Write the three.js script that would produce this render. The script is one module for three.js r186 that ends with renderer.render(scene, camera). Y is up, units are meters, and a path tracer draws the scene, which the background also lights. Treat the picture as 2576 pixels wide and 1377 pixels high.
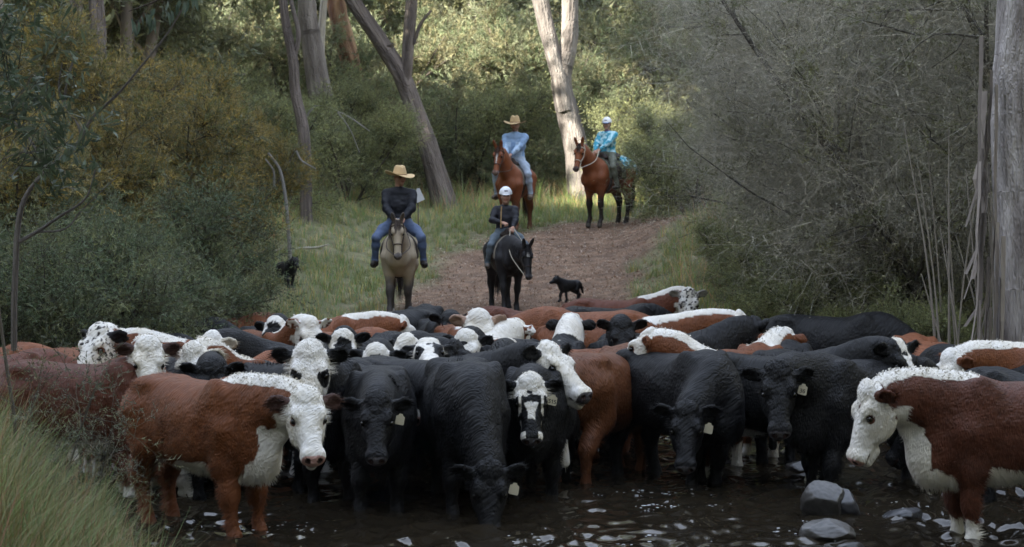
import * as THREE from 'three';
import { mergeGeometries, mergeVertices } from 'three/addons/utils/BufferGeometryUtils.js';

// ---------------------------------------------------------------- camera, sky, sun, exposure
const W = 1024, H = 547;
const FOCAL = 4807, HALF_W = 1288, EYE = 2.35, HORIZON = 572;      // lens measured on a 2576 px wide copy of the view
const scene = new THREE.Scene();
const camera = new THREE.PerspectiveCamera(16.30, W / H, 0.5, 600);
camera.position.set(0, EYE, 0);
camera.rotation.set(-Math.atan(116.5 / FOCAL), 0, 0);
camera.focus = 17.5; camera.userData.fStop = 4.0;
scene.add(camera);

const SUN_DIR = new THREE.Vector3(-0.634, 0.515, 0.574).normalize();
const sky = (() => {
  const w = 256, h = 128, a = new Float32Array(w * h * 4);
  for (let j = 0; j < h; j++) {
    const el = ((j + 0.5) / h - 0.5) * Math.PI, s = Math.max(0, Math.sin(el));
    for (let i = 0; i < w; i++) {
      const az = ((i + 0.5) / w - 0.5) * 2 * Math.PI, k = (j * w + i) * 4;
      const c = Math.cos(el) * Math.cos(az) * SUN_DIR.x + Math.sin(el) * SUN_DIR.y + Math.cos(el) * Math.sin(az) * SUN_DIR.z;
      const glow = 0.09 * Math.pow(Math.max(0, c), 6), t = Math.pow(s, 0.55);
      a[k] = 0.52 - 0.175 * t + glow; a[k + 1] = 0.53 - 0.12 * t + glow * 0.95; a[k + 2] = 0.56 - 0.027 * t + glow * 0.8; a[k + 3] = 1;
    }
  }
  const t = new THREE.DataTexture(a, w, h, THREE.RGBAFormat, THREE.FloatType);
  t.mapping = THREE.EquirectangularReflectionMapping; t.magFilter = THREE.LinearFilter; t.needsUpdate = true;
  return t;
})();
scene.background = sky; scene.environment = sky;
const sun = new THREE.DirectionalLight(0xfff8ec, 5);
sun.position.copy(SUN_DIR).multiplyScalar(120).add(new THREE.Vector3(0, 0, -35));
sun.target.position.set(0, 0, -35);
sun.castShadow = true; sun.shadow.radius = 1.2; sun.shadow.mapSize.set(4096, 4096);
Object.assign(sun.shadow.camera, { left: -70, right: 70, top: 70, bottom: -70, near: 1, far: 300 });
scene.add(sun, sun.target);
const EXPOSURE = 5.0;
scene.fog = new THREE.FogExp2(0xc9d2dc, 0.00012);

// ---------------------------------------------------------------- small tools
const rad = Math.PI / 180;
function rng(seed) { let s = seed >>> 0; return () => { s = (s + 0x6D2B79F5) | 0; let t = Math.imul(s ^ (s >>> 15), 1 | s); t = (t + Math.imul(t ^ (t >>> 7), 61 | t)) ^ t; return ((t ^ (t >>> 14)) >>> 0) / 4294967296; }; }
const hash3 = (x, y, z) => { let h = (Math.imul(x, 374761393) + Math.imul(y, 668265263) + Math.imul(z, 2147483647 ^ 0x5bd1e995)) | 0; h = Math.imul(h ^ (h >>> 13), 1274126177); h ^= h >>> 16; return (h >>> 0) / 4294967296 * 2 - 1; };
function noise(x, y, z = 0) {
  const i = Math.floor(x), j = Math.floor(y), k = Math.floor(z); x -= i; y -= j; z -= k;
  const u = x * x * (3 - 2 * x), v = y * y * (3 - 2 * y), w = z * z * (3 - 2 * z);
  const l = (a, b, t) => a + (b - a) * t;
  return l(l(l(hash3(i, j, k), hash3(i + 1, j, k), u), l(hash3(i, j + 1, k), hash3(i + 1, j + 1, k), u), v),
    l(l(hash3(i, j, k + 1), hash3(i + 1, j, k + 1), u), l(hash3(i, j + 1, k + 1), hash3(i + 1, j + 1, k + 1), u), v), w);
}
const fbm = (x, y, z = 0) => 0.55 * noise(x, y, z) + 0.28 * noise(x * 2.1 + 7, y * 2.1 + 3, z * 2.1) + 0.17 * noise(x * 4.3 + 1, y * 4.3 + 9, z * 4.3);
const tnoise = (u, v, p, q) => { const x = u * p, y = v * q, i = Math.floor(x), j = Math.floor(y), a = x - i, b = y - j, s = a * a * (3 - 2 * a), t = b * b * (3 - 2 * b), h = (m, n) => hash3(((m % p) + p) % p, ((n % q) + q) % q, p * 31 + q); return (h(i, j) * (1 - s) + h(i + 1, j) * s) * (1 - t) + (h(i, j + 1) * (1 - s) + h(i + 1, j + 1) * s) * t; };   // tiles on the unit square
const clamp = (x, a = 0, b = 1) => Math.min(b, Math.max(a, x));
const sstep = (a, b, x) => { const t = clamp((x - a) / (b - a)); return t * t * (3 - 2 * t); };
const mix = (a, b, t) => a + (b - a) * t;
const mixc = (a, b, t) => [mix(a[0], b[0], t), mix(a[1], b[1], t), mix(a[2], b[2], t)];
const V = (x, y, z) => new THREE.Vector3(x, y, z);
function interp(rows, x) {                                             // smooth table lookup, rows [x, a, b, ...] with x rising
  const n = rows.length; if (x <= rows[0][0]) return rows[0].slice(1); if (x >= rows[n - 1][0]) return rows[n - 1].slice(1);
  let i = 0; while (rows[i + 1][0] < x) i++;
  const p0 = rows[Math.max(0, i - 1)], p1 = rows[i], p2 = rows[i + 1], p3 = rows[Math.min(n - 1, i + 2)], h = p2[0] - p1[0], t = (x - p1[0]) / h, out = [];
  for (let c = 1; c < p1.length; c++) {
    const m1 = (p2[c] - p0[c]) / (p2[0] - p0[0]) * h, m2 = (p3[c] - p1[c]) / (p3[0] - p1[0]) * h;
    out.push((2 * t ** 3 - 3 * t * t + 1) * p1[c] + (t ** 3 - 2 * t * t + t) * m1 + (-2 * t ** 3 + 3 * t * t) * p2[c] + (t ** 3 - t * t) * m2);
  }
  return out;
}
const names = {};
const numbered = (n) => { const k = names[n] = (names[n] ?? -1) + 1; return k ? n + '_' + String(k).padStart(3, '0') : n; };
function tag(o, name, label, category, group, kind) {
  o.name = numbered(name); if (label) o.userData.label = label; if (category) o.userData.category = category;
  if (group) o.userData.group = group; if (kind) o.userData.kind = kind; scene.add(o); return o;
}
function part(name, geo, material, parent, label) { const m = new THREE.Mesh(geo, material); m.name = name; if (label) m.userData.label = label; parent.add(m); return m; }
const px = (x, d) => (x - HALF_W) / FOCAL * d;                          // where a picture column lies at distance d
const heightAt = (y, d) => EYE - (y - HORIZON) / FOCAL * d;             // and how high a picture row lies there

// ---------------------------------------------------------------- signed distance meshing
const smin = (a, b, k) => { const h = Math.max(k - Math.abs(a - b), 0) / k; return Math.min(a, b) - h * h * k * 0.25; };
function cone(a, b, ra, rb, o = {}) {                                   // tapered capsule, o.lat/o.w squeeze it sideways
  const ab = [b[0] - a[0], b[1] - a[1], b[2] - a[2]], l2 = ab[0] ** 2 + ab[1] ** 2 + ab[2] ** 2 + 1e-9, w = o.w || 1, q = 1 / w - 1, L = o.lat;
  const c = [(a[0] + b[0]) / 2, (a[1] + b[1]) / 2, (a[2] + b[2]) / 2], R = Math.sqrt(l2) / 2 + Math.max(ra, rb) * 1.02;
  const f = (x, y, z) => {
    let dx = x - a[0], dy = y - a[1], dz = z - a[2];
    if (L) { const l = (dx * L[0] + dy * L[1] + dz * L[2]) * q; dx += L[0] * l; dy += L[1] * l; dz += L[2] * l; }
    const t = clamp((dx * ab[0] + dy * ab[1] + dz * ab[2]) / l2);
    dx -= ab[0] * t; dy -= ab[1] * t; dz -= ab[2] * t;
    return (Math.sqrt(dx * dx + dy * dy + dz * dz) - ra - (rb - ra) * t) * (L ? 0.5 + 0.5 * w : 1);
  };
  return { f, c, R, k: o.k ?? 0.06, id: o.id ?? 0, cut: o.cut };
}
const chain = (pts, o) => pts.slice(1).map((p, i) => cone(pts[i].slice(0, 3), p.slice(0, 3), pts[i][3], p[3], o));
function ball(c, r, o = {}) {                                           // ellipsoid with half axes r, optional axes o.ax
  const A = o.ax, m = Math.min(...r);
  const f = (x, y, z) => {
    let dx = x - c[0], dy = y - c[1], dz = z - c[2];
    if (A) { const X = dx * A[0][0] + dy * A[0][1] + dz * A[0][2], Y = dx * A[1][0] + dy * A[1][1] + dz * A[1][2], Z = dx * A[2][0] + dy * A[2][1] + dz * A[2][2]; dx = X; dy = Y; dz = Z; }
    dx /= r[0]; dy /= r[1]; dz /= r[2]; const q = Math.sqrt(dx * dx + dy * dy + dz * dz), g = Math.sqrt((dx / r[0]) ** 2 + (dy / r[1]) ** 2 + (dz / r[2]) ** 2) + 1e-9;
    return Math.max(q * (q - 1) / g, (q - 1) * m * 0.7 * (q < 1));
  };
  return { f, c, R: Math.max(...r), k: o.k ?? 0.04, id: o.id ?? 0, cut: o.cut };
}
function loft(rows, n = 2.2, o = {}) {                                  // rows [x, top, bottom, half width]
  const N = 160, x0 = rows[0][0], x1 = rows[rows.length - 1][0], T = [];
  for (let i = 0; i <= N; i++) { const [t, b, w] = interp(rows, mix(x0, x1, i / N)); T.push([(t + b) / 2, Math.max(0.004, (t - b) / 2), Math.max(0.004, w)]); }
  const f = (x, y, z) => {
    const g = clamp((x - x0) / (x1 - x0)) * N, i = Math.min(N - 1, g | 0), t = g - i, A = T[i], B = T[i + 1];
    const cy = A[0] + (B[0] - A[0]) * t, a = A[1] + (B[1] - A[1]) * t, b = A[2] + (B[2] - A[2]) * t;
    const q = Math.pow(Math.pow(Math.abs(y - cy) / a, n) + Math.pow(Math.abs(z) / b, n), 1 / n), d = (q - 1) * Math.min(a, b), e = Math.max(x0 - x, x - x1, 0);
    return e > 0 ? Math.sqrt(Math.max(d, 0) ** 2 + e * e) : d;
  };
  const lo = Math.min(...rows.map((r) => r[2])), hi = Math.max(...rows.map((r) => r[1])), w = Math.max(...rows.map((r) => r[3]));
  return { f, c: [(x0 + x1) / 2, (lo + hi) / 2, 0], R: Math.hypot((x1 - x0) / 2, (hi - lo) / 2, w), k: o.k ?? 0.06, id: o.id ?? 0 };
}
function field(prims) {
  const add = prims.filter((p) => !p.cut), cuts = prims.filter((p) => p.cut);
  const f = (x, y, z) => {
    let d = 9;
    for (const p of add) {
      const far = Math.sqrt((x - p.c[0]) ** 2 + (y - p.c[1]) ** 2 + (z - p.c[2]) ** 2) - p.R;
      if (far > d + p.k && far > 0) continue;
      d = smin(d, p.f(x, y, z), p.k);
    }
    for (const p of cuts) { const far = Math.sqrt((x - p.c[0]) ** 2 + (y - p.c[1]) ** 2 + (z - p.c[2]) ** 2) - p.R; if (far < 0.05) d = -smin(-d, p.f(x, y, z), p.k); }
    return d;
  };
  const near = (x, y, z) => { let b = 9, id = 0; for (const p of add) { const far = Math.hypot(x - p.c[0], y - p.c[1], z - p.c[2]) - p.R; if (far > b) continue; const v = p.f(x, y, z); if (v < b) { b = v; id = p.id; } } return id; };
  const lo = [1e9, 1e9, 1e9], hi = [-1e9, -1e9, -1e9];
  for (const p of add) for (let i = 0; i < 3; i++) { lo[i] = Math.min(lo[i], p.c[i] - p.R); hi[i] = Math.max(hi[i], p.c[i] + p.R); }
  return { f, near, lo, hi };
}
function polygonize(f, lo, hi, h, colour) {                              // surface nets over the blocks that the surface crosses
  const B = 4, n = [0, 1, 2].map((i) => (Math.ceil((hi[i] - lo[i]) / h / B) + 1) * B), [nx, ny, nz] = n, sx = 1, sy = nx + 1, sz = (nx + 1) * (ny + 1);
  const val = new Float32Array(sz * (nz + 1)).fill(NaN), cell = new Int32Array(val.length).fill(-1), pos = [], active = [], P = (i, a) => lo[a] + (i - 1) * h;
  for (let k = 0; k < nz; k += B) for (let j = 0; j < ny; j += B) for (let i = 0; i < nx; i += B) {
    if (Math.abs(f(P(i + B / 2, 0), P(j + B / 2, 1), P(k + B / 2, 2))) > B * h * 1.35) continue;
    active.push([i, j, k]);
    for (let c = k; c <= k + B; c++) for (let b = j; b <= j + B; b++) for (let a = i; a <= i + B; a++) { const at = a + b * sy + c * sz; if (val[at] !== val[at]) val[at] = f(P(a, 0), P(b, 1), P(c, 2)); }
  }
  const off = [0, sx, sy, sx + sy, sz, sx + sz, sy + sz, sx + sy + sz], E = [[0, 1], [2, 3], [4, 5], [6, 7], [0, 2], [1, 3], [4, 6], [5, 7], [0, 4], [1, 5], [2, 6], [3, 7]];
  const cells = [];
  for (const [i, j, k] of active) for (let c = k; c < k + B; c++) for (let b = j; b < j + B; b++) for (let a = i; a < i + B; a++) {
    const at = a + b * sy + c * sz; let m = 0; const v = off.map((o) => val[at + o]);
    for (let q = 0; q < 8; q++) if (v[q] < 0) m |= 1 << q;
    if (m === 0 || m === 255) continue;
    let X = 0, Y = 0, Z = 0, cnt = 0;
    for (const [p, q] of E) if ((v[p] < 0) !== (v[q] < 0)) { const t = v[p] / (v[p] - v[q]); X += mix(p & 1, q & 1, t); Y += mix((p >> 1) & 1, (q >> 1) & 1, t); Z += mix(p >> 2, q >> 2, t); cnt++; }
    cell[at] = pos.length / 3; pos.push(P(a + X / cnt, 0), P(b + Y / cnt, 1), P(c + Z / cnt, 2)); cells.push(at);
  }
  const idx = [];
  for (const at of cells) for (const [s, u, w] of [[sx, sy, sz], [sy, sz, sx], [sz, sx, sy]]) {
    const v0 = val[at], v1 = val[at + s]; if ((v0 < 0) === (v1 < 0)) continue;
    const a = cell[at], b = cell[at - u], c = cell[at - u - w], d = cell[at - w]; if (a < 0 || b < 0 || c < 0 || d < 0) continue;
    if (v0 < 0) idx.push(a, b, c, a, c, d); else idx.push(a, c, b, a, d, c);
  }
  const g = new THREE.BufferGeometry(); g.setAttribute('position', new THREE.Float32BufferAttribute(pos, 3)); g.setIndex(idx); g.computeVertexNormals();
  if (colour) { const col = new Float32Array(pos.length), nn = g.attributes.normal.array; for (let q = 0; q < pos.length; q += 3) { const c = colour(pos[q], pos[q + 1], pos[q + 2], nn[q], nn[q + 1], nn[q + 2]); col[q] = c[0]; col[q + 1] = c[1]; col[q + 2] = c[2]; } g.setAttribute('color', new THREE.BufferAttribute(col, 3)); }
  return g;
}
function frame(g, o, ex, ey, ez, s = 1) { return g.applyMatrix4(new THREE.Matrix4().makeBasis(ex.clone().multiplyScalar(s), ey.clone().multiplyScalar(s), ez.clone().multiplyScalar(s)).setPosition(o)); }
function tube(pts, radii, seg = 6, colour, rings = 0, bump = 0, seed = 0) {   // tapered tube through points
  const cv = new THREE.CatmullRomCurve3(pts), n = rings || (pts.length - 1) * 3, fr = cv.computeFrenetFrames(n, false), pos = [], uv = [], col = [], idx = [];
  const len = cv.getLength();
  for (let i = 0; i <= n; i++) {
    const t = i / n, p = cv.getPoint(t), f = t * (radii.length - 1), k = Math.min(radii.length - 2, f | 0), r = mix(radii[k], radii[k + 1], f - k);
    for (let j = 0; j <= seg; j++) {
      const a = j % seg / seg * Math.PI * 2, rr = r * (1 + (bump ? bump * fbm(Math.cos(a) * 1.6 + seed, t * len * 0.9 + seed, Math.sin(a) * 1.6) + bump * 0.5 * noise(Math.cos(a) * 5 + seed, t * len * 1.3, Math.sin(a) * 5) : 0)), N = fr.normals[i], b = fr.binormals[i];
      const x = p.x + rr * (N.x * Math.cos(a) + b.x * Math.sin(a)), y = p.y + rr * (N.y * Math.cos(a) + b.y * Math.sin(a)), z = p.z + rr * (N.z * Math.cos(a) + b.z * Math.sin(a));
      pos.push(x, y, z); uv.push(j / seg * Math.max(1, Math.round(r * 6.28)), t * len); if (colour) col.push(...colour(x, y, z, a, t));
      if (i < n && j < seg) { const q = i * (seg + 1) + j; idx.push(q, q + 1, q + seg + 2, q, q + seg + 2, q + seg + 1); }
    }
  }
  const g = new THREE.BufferGeometry(); g.setAttribute('position', new THREE.Float32BufferAttribute(pos, 3)); g.setAttribute('uv', new THREE.Float32BufferAttribute(uv, 2));
  if (colour) g.setAttribute('color', new THREE.Float32BufferAttribute(col, 3));
  g.setIndex(idx); g.computeVertexNormals(); return g;
}
function hairs(g, n, seed, fn) {                                        // short tapered hairs rooted on a coloured mesh; fn(x,y,z,nx,ny,nz,rand) -> {d, l, w, c?} or null
  const P = g.attributes.position.array, Nn = g.attributes.normal.array, C = g.attributes.color.array, I = g.index.array, R = rng(seed), nt = I.length / 3, acc = new Float32Array(nt); let A = 0;
  for (let t = 0; t < nt; t++) { const a = I[t * 3] * 3, b = I[t * 3 + 1] * 3, c = I[t * 3 + 2] * 3, ux = P[b] - P[a], uy = P[b + 1] - P[a + 1], uz = P[b + 2] - P[a + 2], vx = P[c] - P[a], vy = P[c + 1] - P[a + 1], vz = P[c + 2] - P[a + 2]; A += Math.hypot(uy * vz - uz * vy, uz * vx - ux * vz, ux * vy - uy * vx); acc[t] = A; }
  const pos = [], col = [], nor = [];
  for (let q = 0; q < n; q++) {
    const r = R() * A; let lo = 0, hi = nt - 1; while (lo < hi) { const m = (lo + hi) >> 1; if (acc[m] < r) lo = m + 1; else hi = m; }
    let u = R(), v = R(); if (u + v > 1) { u = 1 - u; v = 1 - v; } const ia = I[lo * 3] * 3, ib = I[lo * 3 + 1] * 3, ic = I[lo * 3 + 2] * 3, w = 1 - u - v;
    const at = (M, k) => M[ia + k] * w + M[ib + k] * u + M[ic + k] * v, x = at(P, 0), y = at(P, 1), z = at(P, 2), nx = at(Nn, 0), ny = at(Nn, 1), nz = at(Nn, 2);
    const h = fn(x, y, z, nx, ny, nz, R, [at(C, 0), at(C, 1), at(C, 2)]); if (!h) continue;
    const [dx, dy, dz] = h.d, l = Math.hypot(dx, dy, dz) || 1, L = h.l, Wd = h.w; let sx = dy * nz - dz * ny, sy = dz * nx - dx * nz, sz = dx * ny - dy * nx; const sl = Math.hypot(sx, sy, sz) || 1; sx *= Wd / sl; sy *= Wd / sl; sz *= Wd / sl;
    const j = 1 + (R() - 0.5) * (h.j ?? 0.35), cc = h.c || [at(C, 0), at(C, 1), at(C, 2)];
    const tri = (A, Bv, Cv) => {                                          // wound so that it faces away from the skin
      const ax = Bv[0] - A[0], ay = Bv[1] - A[1], az = Bv[2] - A[2], bx = Cv[0] - A[0], by = Cv[1] - A[1], bz = Cv[2] - A[2]; let gx = ay * bz - az * by, gy = az * bx - ax * bz, gz = ax * by - ay * bx; const gl = Math.hypot(gx, gy, gz) || 1, f = (gx * nx + gy * ny + gz * nz < 0 ? -1 : 1) / gl; gx *= f; gy *= f; gz *= f;
      pos.push(...A, ...(f < 0 ? Cv : Bv), ...(f < 0 ? Bv : Cv)); for (let k = 0; k < 3; k++) { col.push(cc[0] * j, cc[1] * j, cc[2] * j); const b = h.bend ? 0 : 0.6; nor.push(gx * (1 - b) + nx * b, gy * (1 - b) + ny * b, gz * (1 - b) + nz * b); }
    };
    const a0 = [x - sx - nx * 0.004, y - sy - ny * 0.004, z - sz - nz * 0.004], a1 = [x + sx - nx * 0.004, y + sy - ny * 0.004, z + sz - nz * 0.004];
    if (h.bend) { const mx = x + dx / l * L * 0.55, my = y + dy / l * L * 0.55, mz = z + dz / l * L * 0.55, e = (() => { const b = h.bend, k = (b[0] * nx + b[1] * ny + b[2] * nz) * 0.85; return [b[0] - nx * k, b[1] - ny * k, b[2] - nz * k]; })(), mm = [mx + sx * 0.8, my + sy * 0.8, mz + sz * 0.8]; tri(a0, a1, mm); tri(a0, mm, [mx + e[0] * L, my + e[1] * L, mz + e[2] * L]); }
    else tri(a0, a1, [x + dx / l * L, y + dy / l * L, z + dz / l * L]);
  }
  const o = new THREE.BufferGeometry(); o.setAttribute('position', new THREE.Float32BufferAttribute(pos, 3)); o.setAttribute('normal', new THREE.Float32BufferAttribute(nor, 3)); o.setAttribute('color', new THREE.Float32BufferAttribute(col, 3)); return o;
}
function noiseTex(size, fn) {                                           // grey relief texture, tiles
  const a = new Uint8Array(size * size * 4); for (let j = 0; j < size; j++) for (let i = 0; i < size; i++) { const v = clamp(fn(i / size, j / size)) * 255; a.set([v, v, v, 255], (j * size + i) * 4); }
  const t = new THREE.DataTexture(a, size, size); t.wrapS = t.wrapT = THREE.RepeatWrapping; t.magFilter = THREE.LinearFilter; t.needsUpdate = true; return t;
}
const M = {};
const mat = (o) => new THREE.MeshStandardMaterial({ roughness: 0.85, side: THREE.DoubleSide, ...o });
// ---------------------------------------------------------------- ground, creek
const WATER = 0.03;
const RISE = [[-40, 0.9], [0, 0.9], [5, 0.5], [8, 0], [14, -0.06], [20, -0.04], [24.5, 0.02], [27, 0.22], [31.5, 0.95], [36, 1.55], [41, 2.26], [44, 2.55], [48, 2.9], [60, 3.5], [90, 5.5], [150, 10], [300, 22]];
const PATH = [[-0.3, 22], [-0.1, 27], [-0.1, 31], [0.7, 37], [2.1, 40.6], [4.8, 42.6], [10, 43.6], [18, 44]];
function pathDist(x, d) { let b = 99; for (let i = 1; i < PATH.length; i++) { const [ax, ay] = PATH[i - 1], [bx, by] = PATH[i], t = clamp(((x - ax) * (bx - ax) + (d - ay) * (by - ay)) / ((bx - ax) ** 2 + (by - ay) ** 2)); b = Math.min(b, Math.hypot(x - mix(ax, bx, t), d - mix(ay, by, t))); } return b; }
const leftBank = (d) => (d < 13 ? mix(-1.95, -3.0, sstep(9.5, 13.5, d)) : d < 16 ? mix(-3.0, -3.6, (d - 13) / 3) : mix(-3.6, -6.2, sstep(16, 20, d)));
function ground(x, z) {
  const d = -z; let y = interp(RISE, d)[0];
  if (d < 23) y += 0.62 * sstep(0, 1.5, leftBank(d) - x) * sstep(24, 20, d) * sstep(4, 9, d);
  y += sstep(24, 30, d) * (0.55 * sstep(-2.3, -5, x) + 0.75 * sstep(1.7, 4.2, x) * sstep(44, 38, d));
  y += sstep(4.6, 7.5, x) * 0.55 * sstep(14, 19, d) * sstep(34, 26, d);
  const hill = sstep(16, 2, d) * sstep(-90, -50, d) * sstep(-60, -42, x);                        // steep valley side that keeps the creek out of the sun
  y += hill * 46 * sstep(-12.5, -31, x + 1.2 * fbm(d * 0.1, 3)) + 3 * sstep(-40, -90, x);
  y += 19 * sstep(10.5, 25, x) * sstep(50, 30, d) + 24 * sstep(-4, -20, d) * sstep(-30, -12, x);   // its other side, and the rise behind
  y += 26 * sstep(-60, -180, x) + 20 * sstep(60, 180, x);
  return y + 0.05 * fbm(x * 0.7, d * 0.7) * sstep(9, 20, d) + 0.02 * noise(x * 3, d * 3);
}
{
  const xs = [], zs = [];
  for (let i = 34; i > 0; i--) xs.push(-12 - 1.1 * (Math.pow(1.13, i) - 1) / 0.13 * 0.9); for (let x = -12; x <= 12.001; x += 0.13) xs.push(x); for (let i = 1; i <= 34; i++) xs.push(12 + 1.1 * (Math.pow(1.13, i) - 1) / 0.13 * 0.9);
  for (let d = -120; d < 4; d += 4) zs.push(d); for (let d = 4; d < 52; d += 0.13) zs.push(d); for (let i = 0; i < 40; i++) zs.push(52 + 0.5 * (Math.pow(1.16, i) - 1) / 0.16);
  const pos = [], col = [], uv = [], idx = [], nx = xs.length;
  for (let j = 0; j < zs.length; j++) for (let i = 0; i < nx; i++) {
    const x = xs[i], d = zs[j], p = pathDist(x, d), wob = 0.5 * fbm(x * 1.3, d * 1.3), onPath = sstep(2.25, 1.55, p + wob), y = ground(x, -d);
    pos.push(x, y, -d); uv.push(x, d);
    const n = fbm(x * 2.2, d * 2.2), n2 = noise(x * 9, d * 9), n3 = noise(x * 31, d * 31);
    let c = mixc([0.12, 0.125, 0.05], [0.22, 0.2, 0.11], clamp(0.5 + n));
    c = mixc(c, mixc([0.14, 0.083, 0.052], [0.27, 0.175, 0.115], clamp(0.45 + 0.5 * n + 0.35 * n2)), onPath);
    c = mixc(c, [0.055, 0.045, 0.033], sstep(0.12, 0.0, y - 0.05 * n));
    const j2 = 1 + 0.22 * n2 + 0.3 * n3; col.push(c[0] * j2, c[1] * j2, c[2] * j2);
    if (i && j) { const a = j * nx + i; idx.push(a - nx - 1, a - nx, a, a - nx - 1, a, a - 1); }
  }
  const g = new THREE.BufferGeometry(); g.setAttribute('position', new THREE.Float32BufferAttribute(pos, 3)); g.setAttribute('color', new THREE.Float32BufferAttribute(col, 3)); g.setAttribute('uv', new THREE.Float32BufferAttribute(uv, 2)); g.setIndex(idx); g.computeVertexNormals();
  const bumpT = noiseTex(512, (u, v) => 0.5 + 0.5 * (0.6 * noise(u * 64, v * 64) + 0.4 * noise(u * 140, v * 140)));
  const m = new THREE.Mesh(g, mat({ vertexColors: true, roughness: 0.95, bumpMap: bumpT, bumpScale: 0.03 })); m.receiveShadow = true;
  tag(m, 'ground', 'valley floor of red brown dirt track, grassy banks and stony creek bed', null, null, 'structure');
}
// creek surface: shallow running water with real ripples
const TRAINS = (() => { const R = rng(404), t = []; for (let i = 0; i < 16; i++) { const l = 0.1 * Math.pow(7, R()), dir = (R() - 0.5) * 2.6 + (R() < 0.5 ? 0 : Math.PI / 2), k = 6.283 / l; t.push([k * Math.sin(dir), k * Math.cos(dir), 0.0125 * l, R() * 6.28]); } return t; })();
const wave = (x, d) => {
  const riffle = 0.9 + 0.9 * sstep(2.2, 4, x) + 0.7 * sstep(-1.6, -2.6, x) + 0.35 * Math.max(0, noise(x * 0.5 + 9, d * 0.5));
  const a = x + 0.09 * noise(x * 1.7, d * 1.7) + 0.03 * noise(x * 5, d * 5 + 3), b = d + 0.09 * noise(x * 1.9 + 7, d * 1.9) + 0.03 * noise(x * 5 + 9, d * 5); let w = 0;
  for (const [kx, kd, A, p] of TRAINS) w += A * Math.sin(kx * a + kd * b + p);
  return w * riffle;
};
{
  const pos = [], idx = [], x0 = -7, x1 = 9, d0 = 6, d1 = 23, nx = 420, nd = 560;
  for (let j = 0; j <= nd; j++) for (let i = 0; i <= nx; i++) { const x = mix(x0, x1, i / nx), d = mix(d0, d1, j / nd); pos.push(x, WATER + wave(x, d), -d); if (i && j) { const a = j * (nx + 1) + i; idx.push(a - nx - 2, a - nx - 1, a, a - nx - 2, a, a - 1); } }
  const g = new THREE.BufferGeometry(); g.setAttribute('position', new THREE.Float32BufferAttribute(pos, 3)); g.setIndex(idx); g.computeVertexNormals();
  const m = new THREE.Mesh(g, new THREE.MeshPhysicalMaterial({ color: new THREE.Color().setRGB(0.016, 0.0125, 0.008), roughness: 0.07, ior: 1.33, specularIntensity: 1 }));
  tag(m, 'water', 'shallow dark rippling creek water round the legs of the cattle', null, null, 'structure');
}
{ // flecks of foam drifting on the creek
  const R = rng(77), g = new THREE.SphereGeometry(1, 7, 5).scale(1, 0.25, 1), spots = [];
  const band = (cx, cd, rx, rd, n) => { for (let i = 0; i < n; i++) { const a = R() * 6.28, r = Math.sqrt(R()); spots.push([cx + Math.cos(a) * r * rx, cd + Math.sin(a) * r * rd]); } };
  band(px(1640, 16.5), 16.6, 0.55, 0.18, 26); band(px(1670, 15.7), 15.8, 0.25, 0.22, 24); band(px(1800, 15.8), 15.8, 0.2, 0.15, 5); band(px(2040, 15), 14.6, 0.35, 0.5, 22); band(px(680, 14.6), 14.7, 0.5, 0.35, 26); band(px(2280, 15.6), 15.6, 0.4, 0.4, 22); band(px(1500, 14), 14.1, 0.9, 0.35, 16);
  const im = new THREE.InstancedMesh(g, mat({ color: new THREE.Color().setRGB(0.72, 0.74, 0.78), roughness: 0.5 }), spots.length), m4 = new THREE.Matrix4();
  spots.forEach(([x, d], i) => { const s = 0.004 + 0.011 * R() * R() * R(); m4.makeScale(s * (1.2 + 1.6 * R()), s, s * (0.8 + 0.6 * R())).setPosition(x, WATER + wave(x, d) + 0.002, -d); im.setMatrixAt(i, m4); });
  tag(im, 'foam', 'white flecks of foam drifting on the dark creek', null, null, 'stuff');
}
function rock(X, Y, D, sx, sy, sz, seed, label, tone) {
  const ico = new THREE.IcosahedronGeometry(1, 16); ico.deleteAttribute('uv'); ico.deleteAttribute('normal'); const g = mergeVertices(ico), P = g.attributes.position, col = [], R = rng(seed * 100 | 0), planes = [];
  for (let i = 0; i < 18; i++) planes.push([V(R() - 0.5, (R() - 0.35) * 0.9, R() - 0.5).normalize(), 0.6 + 0.3 * R()]);
  for (let i = 0; i < P.count; i++) {
    const v = V(P.getX(i), P.getY(i), P.getZ(i)); for (const [n, h] of planes) { const e = v.dot(n) - h; if (e > 0) v.addScaledVector(n, -e * 0.78); }
    v.multiplyScalar(1.18 * (1 + 0.05 * fbm(v.x * 2 + seed, v.y * 2, v.z * 2) + 0.022 * noise(v.x * 9, v.y * 11, v.z * 11 + seed))); P.setXYZ(i, v.x * sx, v.y * sy, v.z * sz);
    const t = 0.5 + 0.5 * fbm(v.x * 2.2 + seed, v.y * 2.2, v.z * 2.2), s = 1 + 0.3 * noise(v.x * 14, v.y * 14, v.z * 14 + seed); col.push(...mixc(tone[0], tone[1], t).map((c) => c * s));
  }
  g.setAttribute('color', new THREE.Float32BufferAttribute(col, 3)); g.computeVertexNormals();
  const m = new THREE.Mesh(g, mat({ vertexColors: true, roughness: 0.38 })); m.position.set(X, Y, -D); m.rotation.y = seed;
  tag(m, 'boulder', label, 'rock', 'rocks in the creek'); return m;
}
const wetRock = [[0.016, 0.015, 0.014], [0.07, 0.065, 0.06]], darkRock = [[0.014, 0.014, 0.015], [0.045, 0.045, 0.05]], paleRock = [[0.13, 0.13, 0.14], [0.27, 0.27, 0.29]];
rock(px(2082, 15.4), 0.11, 15.4, 0.18, 0.19, 0.18, 1.3, 'tall rounded grey boulder rising from the creek before the black cattle', wetRock);
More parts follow.
